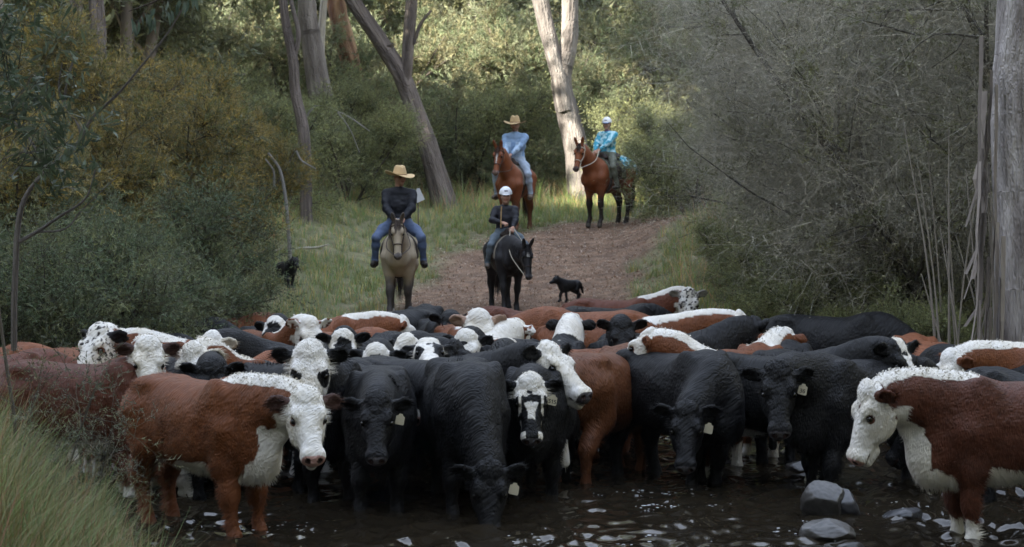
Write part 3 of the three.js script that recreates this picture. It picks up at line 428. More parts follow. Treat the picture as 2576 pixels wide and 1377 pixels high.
// ---------------------------------------------------------------- the herd: poll = picture place of the head's top, at = picture column of the withers
const herd = [
  { type: 'h', poll: [770, 1005], d: 14.1, th: 50, hy: 17, hp: -50, ny: -2, k: 1.0, dy: 0.02, hs: 1.16, earCol: [0.06, 0.03, 0.024], len: 0.7, sock: -0.4, label: 'red calf with white face and belly standing foremost in the creek on the left' },
  { type: 'h', poll: [2178, 985], d: 14.1, th: -80, hy: -78, hp: -72, ny: 4, k: 1.05, face: 'full', tone: DRED, earCol: DRED, len: 0.7, label: 'dark red cow with curly white crest walking in from the right edge past the boulders' },
  { type: 'b', poll: [1232, 1185], d: 14.9, th: 8, hy: 6, hp: -72, ny: 6, k: 1.06, len: 0.82, ear: -0.05, tag: '', tagSide: -1, label: 'large black cow in the middle with its head lowered drinking from the creek' },
  { type: 'b', poll: [778, 882], d: 15.6, th: -20, hy: 4, hp: -58, face: 'patched', k: 1.04, hs: 1.25, len: 0.62, label: 'black cow with a broad curly white face and black ears looking over the red calf' },
  { type: 'b', poll: [948, 1008], d: 15.0, th: 4, hy: 2, hp: -58, np: 0, k: 0.99, tag: '', tagSide: -1, len: 0.62, label: 'all black cow facing the camera with lowered head right of the red calf' },
  { type: 'b', poll: [972, 943], d: 16.6, th: 70, hy: 65, hp: -42, face: 'full', earCol: WHT, label: 'white face in profile tucked behind the all black facing cow' },
  { type: 'b', poll: [1335, 962], d: 15.7, th: -8, hy: 3, hp: -62, face: 'mask', tag: 'S15', tagSide: -1, hs: 1.12, label: 'black cow with white forehead, dark eye band and tag lettered S15' },
  { type: 'b', poll: [1385, 878], d: 16.6, th: 82, hy: 48, hp: -36, face: 'full', k: 1.04, hs: 1.22, ear: 0.25, nose: [0.05, 0.045, 0.05], label: 'black cow with long white face turned to the right in the middle of the herd' },
  { type: 'r', at: 1580, d: 18.3, th: 150, k: 1.06, np: 5, belly: true, tone: [0.098, 0.034, 0.0125], body: (x, y, z, n, id) => (id === 16 ? 1 : undefined), label: 'rusty brown cow seen from behind with a white tipped tail' },
  { type: 'b', poll: [1728, 1032], d: 16.6, th: 35, hy: -8, hp: -62, ny: -62, k: 1.06, len: 0.66, tag: '', tagSide: -1, ear: 0.3, label: 'black cow bending its head low to the left beside the brown rump' },
  { type: 'b', poll: [1960, 932], d: 16.2, th: -58, hy: -4, hp: -62, ny: 18, k: 1.05, tag: '36', tagSide: -1, hs: 1.2, label: 'black cow facing the camera with ears spread and tag numbered 36' },
  { type: 'b', at: 1985, d: 19.6, th: 165, k: 1.0, np: -10, label: 'black rump rising directly behind the black cow tagged 36' },
  { type: 'b', at: 1800, d: 20.6, th: 95, k: 1.0, np: 0, label: 'black back side on between the white crested neck and the black rump' },
  { type: 'b', poll: [2262, 872], d: 17.0, th: 78, hy: 35, hp: -48, face: 'blaze', tag: '', tagSide: -1, k: 1.03, ear: 0.35, label: 'black cow with a white blaze looking right above the dark red cow' },
  { type: 'b', at: 2200, d: 22.2, th: 62, k: 1.12, np: -25, hy: 60, label: 'tall black cow at the back of the herd below the grey thicket' },
  { type: 'r', at: 2300, d: 20.6, th: 176, k: 1.02, np: -20, tone: RUST, label: 'bright rust red rump at the right rear in front of the undergrowth' },
  { type: 'b', at: 2385, d: 18.6, th: -150, k: 1.03, np: -30, label: 'black rump beside the bright rust red rump on the right' },
  { type: 'h', at: 2560, d: 17.8, th: -70, k: 1.03, np: 8, label: 'red cow with a white crest cut off by the right edge, behind' },
  { type: 'b', at: 2500, d: 16.3, th: -115, k: 0.98, np: -20, label: 'black back at the right edge just behind the dark red cow' },
  { type: 'h', at: 325, d: 16.5, th: 84, k: 1.03, np: -50, hp: -70, tone: DRED, label: 'dark red cow with a thin white crest half hidden by grass on the left' },
  { type: 'r', at: 95, d: 17.4, th: 100, k: 0.97, np: -25, tone: DRED.map((c) => c * 1.25), label: 'red back behind the grass in the far left, nearer of two' },
  { type: 'r', at: 60, d: 19.4, th: 80, k: 1.0, np: -20, tone: RUST, label: 'rust red back at the left edge against the dark bushes' },
  { type: 'h', poll: [243, 832], d: 17.6, th: 40, hy: -30, hp: -48, face: 'speck', earCol: BLK, hs: 1.2, label: 'speckled white face at the far left above the dark red cow' },
  { type: 'h', poll: [295, 842], d: 20.0, th: -95, hy: -110, hp: -40, label: 'red cow with a white poll behind the speckled face on the left' },
  { type: 'h', poll: [372, 868], d: 16.4, th: 25, hy: 14, hp: -56, earCol: [0.05, 0.025, 0.02], label: 'white face with one dark brown ear left of the foremost red calf' },
  { type: 'h', poll: [480, 882], d: 16.6, th: -35, hy: -25, hp: -60, face: 'full', earCol: CREAM, label: 'white face with pale ears above and left of the foremost red calf' },
  { type: 'b', poll: [532, 925], d: 16.3, th: 20, hy: 8, hp: -62, ear: 0.2, label: 'black head with wide ears just above the rump of the foremost red calf' },
  { type: 'b', at: 640, d: 17.2, th: 150, k: 0.98, np: -30, label: 'black rump left of the broad curly white face' },
  { type: 'r', at: 655, d: 24.0, th: 95, k: 1.0, np: -15, tone: RUST, label: 'rust red back at the rear left under the mist' },
  { type: 'b', at: 525, d: 23.2, th: 60, k: 1.0, np: -15, label: 'black back at the rear left beside the rust red back in the mist' },
  { type: 'b', at: 430, d: 20.6, th: 70, k: 0.98, np: -20, label: 'black back behind the two white faces on the left' },
  { type: 'b', poll: [528, 850], d: 18.9, th: -85, hy: -35, hp: -50, face: 'full', earCol: CREAM, label: 'black cow facing left with a cream white face below the rust red rear back' },
  { type: 'b', poll: [690, 812], d: 21.4, th: 20, hy: -10, hp: -55, face: 'crown', label: 'black head with a white top knot at the rear left' },
  { type: 'h', poll: [778, 812], d: 20.8, th: 35, hy: 25, hp: -58, ear: 0.35, earWhite: true, label: 'cream white face with one raised white ear at the rear left' },
  { type: 'h', poll: [1018, 806], d: 24.0, th: 95, hy: 110, hp: -50, tone: RUST, label: 'rust red cow at the back with a white neck reaching right, below the pale horse' },
  { type: 'r', at: 930, d: 22.2, th: 85, k: 0.97, np: -20, tone: RUST, label: 'rust red back in front of the red cow with the reaching white neck' },
  { type: 'r', at: 940, d: 20.0, th: 110, k: 0.93, np: -30, tone: RUST, label: 'low rust red rump left of the small black back' },
  { type: 'b', at: 985, d: 21.2, th: 130, k: 0.97, np: -20, label: 'small black back among the rust red backs below the pale horse' },
  { type: 'b', poll: [862, 848], d: 18.7, th: -20, hy: 8, hp: -62, face: 'crown', ear: 0.25, label: 'black head with raised ears and a white edged poll behind the curly white face' },
  { type: 'r', at: 700, d: 18.7, th: -60, k: 0.95, np: -20, tone: RUST, label: 'tan red back left of the broad curly white face' },
  { type: 'b', poll: [945, 885], d: 17.4, th: 10, hy: -6, hp: -60, face: 'crown', label: 'black face with white brow marks above the all black facing cow' },
  { type: 'b', poll: [1018, 858], d: 17.9, th: -15, hy: -35, hp: -50, face: 'patched', label: 'white face with black eye patches left of the raised muzzle' },
  { type: 'b', poll: [1078, 862], d: 17.6, th: 2, hy: 6, hp: -12, face: 'half', label: 'black and white head raised with its muzzle pointing at the camera' },
  { type: 'b', poll: [1150, 868], d: 18.2, th: 60, hy: 85, hp: -40, ear: 0.3, label: 'black head with a shaggy ear turned to the right in the centre' },
  { type: 'b', poll: [1172, 846], d: 19.0, th: -20, hy: -10, hp: -55, face: 'full', earCol: BLK, label: 'plain white forehead below the big curly cream face in the centre' },
  { type: 'h', poll: [1205, 797], d: 20.6, th: 12, hy: 4, hp: -60, hs: 1.28, earCol: [0.3, 0.2, 0.15], k: 1.03, label: 'big curly cream face with pinkish ears in the centre rear' },
  { type: 'h', poll: [1300, 815], d: 21.0, th: 150, hy: 155, hp: -40, fullNeck: true, earWhite: true, label: 'white neck and ears of a red cow facing away in the centre' },
  { type: 'b', poll: [1277, 866], d: 18.6, th: 170, hy: 172, hp: -35, face: 'full', ear: -0.35, label: 'white crown of a black cow facing away, left of the long white face' },
  { type: 'r', at: 1250, d: 25.4, th: -100, k: 1.0, np: -10, tone: DRED.map((c) => c * 1.3), label: 'dark red back at the rear directly below the black pony' },
  { type: 'b', at: 1070, d: 25.6, th: 170, k: 1.03, np: -15, label: 'black rump at the rear below the gap between pale horse and black pony' },
  { type: 'b', poll: [1134, 800], d: 22.6, th: 10, hy: 2, hp: -55, ear: 0.5, label: 'black head with upright ears in the centre rear' },
  { type: 'b', at: 1105, d: 21.6, th: -80, k: 0.95, np: -20, label: 'black back left of the big curly cream face' },
  { type: 'r', at: 1390, d: 24.0, th: -105, k: 1.07, np: -10, tone: RUST, label: 'bright rust red back at the rear below the black dog' },
  { type: 'h', poll: [1868, 795], d: 21.8, th: 82, hy: 80, hp: -45, ny: 3, k: 1.06, len: 0.95, label: 'long red cow side on with a white crest, head to the right, at the rear' },
  { type: 'r', at: 1375, d: 19.4, th: -75, k: 0.97, np: -10, tone: RUST, label: 'rust red back left of the white crown over the long white face' },
  { type: 'b', poll: [1437, 800], d: 20.4, th: 165, hy: 175, hp: -30, face: 'full', ear: -0.3, body: (x, y, z, n, id) => (id === 11 && y > 1.12 ? 1 : undefined), label: 'white poll and neck from behind in front of the rust red rear back' },
  { type: 'b', poll: [1566, 814], d: 20.0, th: -5, hy: 2, hp: -58, ear: 0.28, label: 'black head with wide spread ears in front of the long red cow' },
  { type: 'h', poll: [1628, 840], d: 17.9, th: -100, hy: -110, hp: -35, ny: -4, k: 1.0, label: 'red cow facing left with a thick white crest above the brown rump' },
  { type: 'r', at: 1500, d: 18.9, th: -85, k: 0.97, np: -15, label: 'red back between the white faced profile and the white crested neck' },
  { type: 'h', poll: [1733, 737], d: 26.4, th: 82, hy: 4, hp: -58, ny: -18, k: 0.95, face: 'speck', ear: 0.3, earCol: [0.3, 0.28, 0.26], hs: 1.2, tone: DRED.map((c) => c * 1.5), label: 'dark red cow with a speckled white face topmost at the right rear of the herd' },
  { type: 'b', at: 1620, d: 25.2, th: 100, k: 1.02, np: -20, label: 'narrow strip of black back behind the long red cow' },
  { type: 'b', poll: [1905, 810], d: 20.6, th: 100, hy: 115, hp: -45, ear: 0.45, tag: '', tagSide: -1, label: 'black head with a cupped ear beside the nose of the long red cow' },
  { type: 'h', poll: [1975, 838], d: 20.0, th: 150, hy: 155, hp: -40, label: 'red and white poll showing over the black rump behind tag 36' },
];
herd.forEach((o, i) => cow({ seed: i + 1, ...o }));
// ---------------------------------------------------------------- horses and riders
const HORSE_TRUNK = [[-0.84, 1.26, 1.0, 0.07], [-0.78, 1.38, 0.86, 0.18], [-0.62, 1.465, 0.78, 0.25], [-0.42, 1.46, 0.8, 0.265], [-0.1, 1.4, 0.72, 0.285], [0.15, 1.4, 0.69, 0.275], [0.36, 1.465, 0.7, 0.235], [0.52, 1.43, 0.74, 0.2], [0.64, 1.3, 0.82, 0.15], [0.72, 1.15, 0.93, 0.06]];
const HORSE_HEAD = [[-0.07, -0.03, -0.12, 0.05], [-0.03, 0, -0.17, 0.075], [0.03, 0.01, -0.22, 0.088], [0.12, 0.01, -0.255, 0.096], [0.18, 0.005, -0.25, 0.093], [0.26, -0.005, -0.21, 0.072], [0.36, -0.02, -0.172, 0.058], [0.45, -0.03, -0.155, 0.054], [0.52, -0.035, -0.15, 0.059], [0.56, -0.05, -0.145, 0.052], [0.59, -0.08, -0.125, 0.03]];
M.leather = mat({ color: 0x2a1b12, roughness: 0.6 }); M.rope = mat({ color: 0xb9b1a0, roughness: 0.85 }); M.pad = mat({ color: 0x8b8478, roughness: 0.95 }); M.iron = mat({ color: 0x8a8a88, roughness: 0.35, metalness: 0.8 });
function ribbons(list, colour, seed) {                                   // flat strands: list of [points, width]
  const R = rng(seed), pos = [], col = [], idx = [];
  for (const [pts, w] of list) {
    const j = 0.7 + 0.6 * R(), side = V(R() - 0.5, (R() - 0.5) * 0.4, R() - 0.5).normalize(), o = pos.length / 3;
    pts.forEach((p, i) => { const ww = w * (1 - 0.75 * i / (pts.length - 1)); pos.push(p.x - side.x * ww, p.y - side.y * ww, p.z - side.z * ww, p.x + side.x * ww, p.y + side.y * ww, p.z + side.z * ww); for (let k = 0; k < 2; k++) col.push(colour[0] * j, colour[1] * j, colour[2] * j); if (i) { const q = o + i * 2; idx.push(q - 2, q - 1, q + 1, q - 2, q + 1, q); } });
  }
  const g = new THREE.BufferGeometry(); g.setAttribute('position', new THREE.Float32BufferAttribute(pos, 3)); g.setAttribute('color', new THREE.Float32BufferAttribute(col, 3)); g.setIndex(idx); g.computeVertexNormals(); return g;
}
function horse(o) {
  const R = rng(o.seed * 131 + 7), k = o.k, th = o.th, phi = (th - 90) * rad, cr = Math.cos(phi), sr = Math.sin(phi), hs = o.hs ?? 1.02, len = 0.86;
  const hp = o.hp * rad, delta = (o.hy - th) * rad, ny = (o.ny ?? (o.hy - th) * 0.6) * rad, np = o.np * rad, base = V(0.46, 1.2, 0);
  const poll = base.clone().add(V(Math.cos(np) * Math.cos(ny), Math.sin(np), -Math.cos(np) * Math.sin(ny)).multiplyScalar(len));
  const dx = 0.38 * cr * k, dz = -0.38 * sr * k, X = px(o.at, o.d) - dx, Z = -o.d - dz, Y = ground(X, Z) - 0.01;
  const f = V(Math.cos(hp) * Math.cos(delta), Math.sin(hp), -Math.cos(hp) * Math.sin(delta)), u = V(-Math.sin(hp) * Math.cos(delta), Math.cos(hp), Math.sin(hp) * Math.sin(delta)), r = f.clone().cross(u);
  const sk = poll.clone().addScaledVector(f, 0.06 * hs).addScaledVector(u, -0.115 * hs);
  const bez = new THREE.CubicBezierCurve3(V(0.36, 1.14, 0), V(0.66, 1.24, 0), sk.clone().addScaledVector(u, -0.02).add(V(-0.2 * Math.cos(ny), -0.02, 0.2 * Math.sin(ny))), sk), neck = [];
  for (let i = 0; i <= 7; i++) { const t = i / 7, p = bez.getPoint(t); neck.push([p.x, p.y, p.z, mix(0.255, 0.125, Math.pow(t, 0.75))]); }
  const prims = [loft(HORSE_TRUNK, 2.1, { id: 10 })];
  neck.slice(1).forEach((p, i) => { const q = neck[i], ax = p[0] - q[0], az = p[2] - q[2], l = Math.hypot(ax, az) || 1; prims.push(cone(q, p, q[3], p[3], { lat: [-az / l, 0, ax / l], w: mix(0.6, 0.66, i / 6), id: 11, k: 0.1 })); });
  for (const s of [-1, 1]) {
    const a = (R() - 0.5) * 0.2 + (o.step ?? 0) * s, b = (R() - 0.5) * 0.2 - (o.step ?? 0) * s, z = 0.145;
    prims.push(...chain([[0.46, 1.02, 0.16 * s, 0.14], [0.42, 0.8, 0.155 * s, 0.09], [0.44 + a * 0.5, 0.5, z * s, 0.056], [0.44 + a * 0.55, 0.44, z * s, 0.05], [0.43 + a, 0.17, z * s, 0.039], [0.48 + a, 0.08, z * s, 0.042], [0.5 + a, 0.01, z * s, 0.056]], { id: 13, k: 0.055 }));
    prims.push(...chain([[-0.58, 1.16, 0.13 * s, 0.2], [-0.46, 0.9, 0.165 * s, 0.135], [-0.64 + b * 0.5, 0.6, z * s, 0.07], [-0.66 + b * 0.6, 0.53, z * s, 0.058], [-0.62 + b, 0.18, z * s, 0.04], [-0.58 + b, 0.08, z * s, 0.042], [-0.56 + b, 0.01, z * s, 0.055]], { id: 14, k: 0.06 }));
    prims.push(ball([0.38, 1.08, 0.19 * s], [0.12, 0.24, 0.07], { k: 0.08, id: 10 }), ball([0.66, 1.0, 0.09 * s], [0.1, 0.15, 0.1], { k: 0.07, id: 10 }));
  }
  prims.push(...chain([[-0.8, 1.34, 0, 0.05], [-0.88, 1.25, 0, 0.04], [-0.9, 1.0, 0, 0.035]], { id: 15, k: 0.04 }));
  const F = field(prims), seed = o.seed * 17, shade = (c, x, y, z) => { const n = 1 + 0.2 * fbm(x * 3 + seed, y * 3, z * 3) + 0.1 * noise(x * 25, y * 25, z * 25 + seed); return [c[0] * n, c[1] * n, c[2] * n]; };
  const bodyCol = (x, y, z) => { const id = F.near(x, y, z), n = fbm(x * 6 + seed, y * 6, z * 6); if ((id === 13 || id === 14) && y < 0.07) return [0.07, 0.06, 0.05]; if ((id === 13 || id === 14) && y < (o.pastern ?? 0)) return [0.4, 0.38, 0.36]; if ((id === 13 || id === 14) && y < 0.9) return shade(mixc(o.leg, o.coat, sstep(0.5, 0.78, y + 0.12 * n)), x, y, z); return shade(id === 15 ? o.mane : o.coat, x, y, z); };
  const body = polygonize((x, y, z) => F.f(x, y, z) + 0.004 * noise(x * 8, y * 8, z * 8 + seed), F.lo, F.hi, 0.02, bodyCol);
  const hpz = [loft(HORSE_HEAD, 2.4, { id: 1 })];
  for (const s of [-1, 1]) {
    hpz.push(ball([0.15, -0.005, 0.07 * s], [0.05, 0.028, 0.03], { k: 0.04, id: 1 }), ball([0.13, -0.17, 0.05 * s], [0.11, 0.085, 0.045], { k: 0.05, id: 1 }), ball([0.55, -0.065, 0.04 * s], [0.035, 0.035, 0.025], { k: 0.02, id: 3 }), ball([0.575, -0.062, 0.048 * s], [0.02, 0.014, 0.012], { cut: true, k: 0.01 }));
    const a = V(-0.01, 0, 0.055 * s), dir = V(-0.55, 0.8, 0.2 * s).normalize(), fx = V(0.75, 0.5, 0.3 * s), fz = fx.sub(dir.clone().multiplyScalar(fx.dot(dir))).normalize(), fy = dir.clone().cross(fz), mid = a.clone().addScaledVector(dir, 0.085), ax = [dir.toArray(), fy.toArray(), fz.toArray()];
    hpz.push(cone(a.toArray(), mid.toArray(), 0.03, 0.026, { id: 2, k: 0.03 }), ball(mid.toArray(), [0.095, 0.036, 0.024], { ax, id: 2, k: 0.02 }), ball(mid.clone().addScaledVector(fz, 0.024).toArray(), [0.075, 0.022, 0.02], { ax, cut: true, k: 0.01 }));
  }
  const HF = field(hpz);
  const head = polygonize(HF.f, HF.lo, HF.hi, 0.011 / hs, (x, y, z) => { const id = HF.near(x, y, z), n = fbm(x * 14 + seed, y * 14, z * 14); if (Math.hypot(x - 0.19, y + 0.045, Math.abs(z) - 0.09) < 0.024) return [0.012, 0.01, 0.008]; if (o.star && Math.abs(z) < 0.022 + 0.012 * n - (x > 0.2 ? 0.012 : 0) && x > 0.11 && x < o.star && y > -0.08) return [0.6, 0.58, 0.55]; if (x > 0.5 - 0.04 * n) return o.muzzle; return shade(id === 2 ? o.earTip ?? o.coat : o.coat, x * 2, y * 2, z * 2); });
  frame(head, poll, f, u, r, hs);
  const g = new THREE.Group(); body.deleteAttribute('uv');
  part('body', mergeGeometries([body, head]), M.coat, g);
  for (const s of [-1, 1]) { const e = part('eye', new THREE.SphereGeometry(0.02, 10, 8), M.eye, g); e.position.copy(poll).addScaledVector(f, 0.19 * hs).addScaledVector(u, -0.045 * hs).addScaledVector(r, 0.09 * s * hs); }
  const HP = (t, uu, rr) => poll.clone().addScaledVector(f, t * hs).addScaledVector(u, uu * hs).addScaledVector(r, rr * hs);
  const strands = [];
  for (let i = 0; i < 170; i++) { const t = 0.18 + 0.78 * R(), p = bez.getPoint(t), q = bez.getTangent(t), side = V(-q.z, 0, q.x).normalize(), up = side.clone().cross(q).multiplyScalar(-1); if (up.y < 0) up.multiplyScalar(-1); const rr = mix(0.255, 0.125, Math.pow(t, 0.75)), a = p.clone().addScaledVector(up, rr * 0.97), sd = side.multiplyScalar(o.maneSide ?? 1), l = 0.12 + 0.14 * R(); strands.push([[a, a.clone().addScaledVector(sd, 0.06).add(V(0, 0.015, 0)), a.clone().addScaledVector(sd, 0.1 + 0.03 * R()).add(V((R() - 0.5) * 0.05, -l * 0.5, 0)), a.clone().addScaledVector(sd, 0.11 + 0.04 * R()).add(V((R() - 0.5) * 0.08, -l, 0))], 0.012]); }
  for (let i = 0; i < 40; i++) { const a = HP(-0.04, 0.005, (R() - 0.5) * 0.07), z = (R() - 0.5) * 0.11, l = 0.1 + 0.13 * R(); strands.push([[a, HP(0.02, 0.03, z * 0.7), HP(l * 0.6, 0.022, z), HP(l, 0.015, z * 1.1)], 0.009]); }
  part('mane', ribbons(strands, o.mane, o.seed), M.hair, g);
  const tails = []; for (let i = 0; i < 150; i++) { const a = V(-0.86 - 0.03 * R(), 1.28 - 0.25 * R(), (R() - 0.5) * 0.07), l = 0.5 + 0.35 * R(), z = (R() - 0.5) * 0.16; tails.push([[a, V(a.x - 0.06, a.y - l * 0.3, a.z + z * 0.5), V(a.x - 0.07, a.y - l * 0.7, a.z + z), V(a.x - 0.04, a.y - l, a.z + z * 0.7)], 0.013]); }
  part('tail', ribbons(tails, o.mane, o.seed + 3), M.hair, g);
  // tack
  const ring = (t, n0, n1, ru, rr, cu) => { const pts = []; for (let i = n0; i <= n1; i++) { const a = i / 12 * Math.PI * 2; pts.push(HP(t, cu + Math.sin(a) * ru, Math.cos(a) * rr)); } return tube(pts, [0.0085, 0.0085], 5); };
  const br = [ring(0.36, 0, 12, 0.088, 0.068, -0.097), ring(0.06, -1, 7, 0.11, 0.108, -0.09)];
  for (const s of [-1, 1]) br.push(tube([HP(-0.03, 0.0, 0.06 * s), HP(0.04, -0.06, 0.1 * s), HP(0.2, -0.11, 0.098 * s), HP(0.36, -0.1, 0.067 * s), HP(0.5, -0.12, 0.064 * s)], [0.008, 0.008], 5));
  part('bridle', mergeGeometries(br), o.ropeBridle ? M.rope : M.leather, g);
  const shell = (th_, x0, x1, y0, y1) => polygonize((x, y, z) => Math.max(F.f(x, y, z) - th_, x0 - x, x - x1, y0(x) - y, y - y1), [x0 - 0.05, 0.8, -0.36], [x1 + 0.05, 1.6, 0.36], 0.018);
  part('saddle_cloth', shell(0.018, -0.34, 0.28, () => 1.02, 1.52), o.padMat ?? M.pad, g);
  const SF = field([cone([-0.26, 1.47, 0], [0.16, 1.47, 0], 0.075, 0.07, { lat: [0, 0, 1], w: 1.9, k: 0.05 }), cone([-0.27, 1.5, -0.1], [-0.27, 1.5, 0.1], 0.05, 0.05, { k: 0.05 }), ball([-0.28, 1.54, 0], [0.04, 0.06, 0.13], { k: 0.05 }), ball([0.19, 1.53, 0], [0.045, 0.075, 0.07], { k: 0.04 })]);
  const flap = shell(0.036, -0.14, 0.2, (x) => 0.98 + 0.25 * Math.abs(x - 0.03), 1.5), seat = polygonize(SF.f, SF.lo, SF.hi, 0.016);
  part('saddle', mergeGeometries([flap, seat]), M.leather, g);
  const gir = polygonize((x, y, z) => Math.max(F.f(x, y, z) - 0.014, 0.17 - x, x - 0.25), [0.1, 0.6, -0.36], [0.32, 1.2, 0.36], 0.018); part('girth', gir, M.leather, g);
  g.position.set(X, Y, Z); g.rotation.y = phi; g.scale.setScalar(k);
  tag(g, 'horse', o.label, 'horse', 'stock horses with riders');
  return { g, HP, k, F };
}
function rein(h, hands, material, slack = 0.12) {
  const gs = [-1, 1].map((s) => { const a = h.HP(0.5, -0.12, 0.066 * s), b = hands[s < 0 ? 0 : 1], m = a.clone().lerp(b, 0.5); m.y -= slack; m.z += 0.13 * s; return tube([a, m, b], [0.0075, 0.0075], 5, null, 16); });
  part('reins', mergeGeometries(gs), material, h.g);
}
const SKIN = [0.42, 0.24, 0.17];
function hand(at, dir, out, thumbSide, curl, skin = SKIN) {              // palm with four curled fingers and a thumb
  const d = dir.clone().normalize(), n = out.clone().sub(d.clone().multiplyScalar(out.dot(d))).normalize(), s = d.clone().cross(n).multiplyScalar(thumbSide), P = (a, b, c) => at.clone().addScaledVector(d, a).addScaledVector(s, b).addScaledVector(n, c).toArray();
  const pr = [cone(P(-0.03, 0, 0), P(0.03, 0, 0), 0.026, 0.028, { k: 0.02, id: 4 }), ball(P(0.05, 0, 0), [0.042, 0.042, 0.02], { ax: [d.toArray(), s.toArray(), n.toArray()], k: 0.02, id: 4 })];
  [[0.03, 0.075], [0.01, 0.085], [-0.011, 0.078], [-0.031, 0.06]].forEach(([b, l]) => { let a = 0.085, c = 0, ang = 0.2; const pts = [[...P(a, b, c), 0.0105]]; for (let q = 0; q < 3; q++) { a += Math.cos(ang) * l * 0.37; c -= Math.sin(ang) * l * 0.37; ang += curl; pts.push([...P(a, b, c), 0.0098 - q * 0.0008]); } pr.push(...chain(pts, { k: 0.008, id: 4 })); });
  pr.push(...chain([[...P(0.02, 0.03, -0.005), 0.014], [...P(0.055, 0.055, -0.02), 0.012], [...P(0.08, 0.045, -0.045), 0.0105]], { k: 0.012, id: 4 }));
  const F = field(pr); return polygonize(F.f, F.lo, F.hi, 0.0048, () => skin);
}
function rider(o) {                                                      // seated figure in the axes of the horse: x ahead, y up, z to its right
  const s = o.s, seat = o.seat, P = (x, y, z) => [seat[0] + x * s, seat[1] + y * s, seat[2] + z * s], PV = (x, y, z) => V(...P(x, y, z));
  const rr = (r) => r * s, sp = s / 0.9, prims = [], lean = o.lean ?? 0.02, c = o.col;
  prims.push(ball(P(0, 0.06, 0), [rr(0.15), rr(0.13), rr(0.185)], { id: 2, k: 0.06 }), cone(P(0, 0.12, 0), P(lean, 0.34, 0), rr(0.14), rr(0.145), { lat: [0, 0, 1], w: 1.34, id: 1, k: 0.07 }), cone(P(lean, 0.34, 0), P(lean, 0.5, 0), rr(0.148), rr(0.125), { lat: [0, 0, 1], w: 1.5, id: 1, k: 0.07 }), cone(P(lean, 0.535, -0.17), P(lean, 0.535, 0.17), rr(0.072), rr(0.072), { id: 1, k: 0.06 }), cone(P(lean, 0.55, 0), P(lean + 0.01, 0.68, 0), rr(0.062), rr(0.052), { id: 4, k: 0.03 }), cone(P(lean, 0.565, 0), P(lean + 0.005, 0.6, 0), rr(0.074), rr(0.068), { id: 5, k: 0.02 }));
  prims.push(cone(P(0, 0.16, 0), P(0, 0.05, 0), rr(0.135), rr(0.145), { lat: [0, 0, 1], w: 1.3, id: 1, k: 0.05 }));
  const kn = o.knee ?? [0.3, -0.27, 0.36], an = o.ankle ?? [0.14, -0.68, 0.37];
  for (const q of [-1, 1]) {
    prims.push(...chain([[...P(0.02, 0.03, 0.1 * q), rr(0.105)], [...P(kn[0] * 0.55, kn[1] * 0.4, kn[2] * 0.72 * q), rr(0.092)], [...P(kn[0], kn[1], kn[2] * q), rr(0.068)], [...P(mix(kn[0], an[0], 0.35), mix(kn[1], an[1], 0.35), mix(kn[2], an[2], 0.35) * q), rr(0.066)], [...P(an[0], an[1], an[2] * q), rr(0.052)]], { id: 2, k: 0.05 }));
    prims.push(...chain([[...P(an[0] - 0.01, an[1] + 0.03, an[2] * q), rr(0.05)], [...P(an[0] - 0.02, an[1] - 0.06, an[2] * q), rr(0.055)], [...P(an[0] + 0.09, an[1] - 0.085, (an[2] + 0.02) * q), rr(0.052)], [...P(an[0] + 0.18, an[1] - 0.085, (an[2] + 0.03) * q), rr(0.045)]], { id: 3, k: 0.03 }));
  }
  const hands = [];
  [-1, 1].forEach((q, i) => {
    const sh = PV(lean, 0.52, 0.215 * q), wr = V(...o.hands[i]), L1 = 0.29 * s, L2 = 0.26 * s, dv = wr.clone().sub(sh), D = Math.min(dv.length(), (L1 + L2) * 0.99), dir = dv.normalize();
    const a = (L1 * L1 - L2 * L2 + D * D) / (2 * D), hgt = Math.sqrt(Math.max(0, L1 * L1 - a * a)), pole = V(-0.25, -0.55, 0.95 * q), pn = pole.sub(dir.clone().multiplyScalar(pole.dot(dir))).normalize(), el = sh.clone().addScaledVector(dir, a).addScaledVector(pn, hgt), w2 = sh.clone().addScaledVector(dir, D);
    prims.push(...chain([[...sh.toArray(), rr(0.085)], [...sh.clone().lerp(el, 0.5).toArray(), rr(0.076)], [...el.toArray(), rr(0.066)], [...el.clone().lerp(w2, 0.4).toArray(), rr(0.062)], [...w2.toArray(), rr(0.045)]], { id: 1, k: 0.035 }));
    const fd = w2.clone().sub(el).normalize(); hands.push([w2.clone().addScaledVector(fd, 0.03 * s), fd, q]);
  });
  const F = field(prims), col = (x, y, z) => { const id = F.near(x, y, z), base = id === 1 ? (typeof c.shirt === 'function' ? c.shirt((x - seat[0]) / s, (y - seat[1]) / s, (z - seat[2]) / s) : c.shirt) : id === 2 ? c.trousers : id === 3 ? c.boots : id === 5 ? c.collar ?? c.shirtFlat ?? c.shirt : c.skin ?? SKIN, n = 1 + 0.2 * fbm(x * 9, y * 9, z * 9) + (id === 2 ? 0.12 * noise(x * 30, y * 30, z * 30) : 0); return base.map((v) => v * n); };
  const cloth = (x, y, z) => 0.009 * fbm(x * 9 + o.seed, y * 13, z * 9) + 0.006 * noise(x * 16, y * 26 + o.seed, z * 16);
  const geos = [polygonize((x, y, z) => F.f(x, y, z) + cloth(x, y, z), F.lo, F.hi, 0.014, col)];
  for (const [at, dir, q] of hands) geos.push(hand(at, dir, V(0, 0.9, 0.45 * q), -q, o.curl ?? 0.95, c.skin));
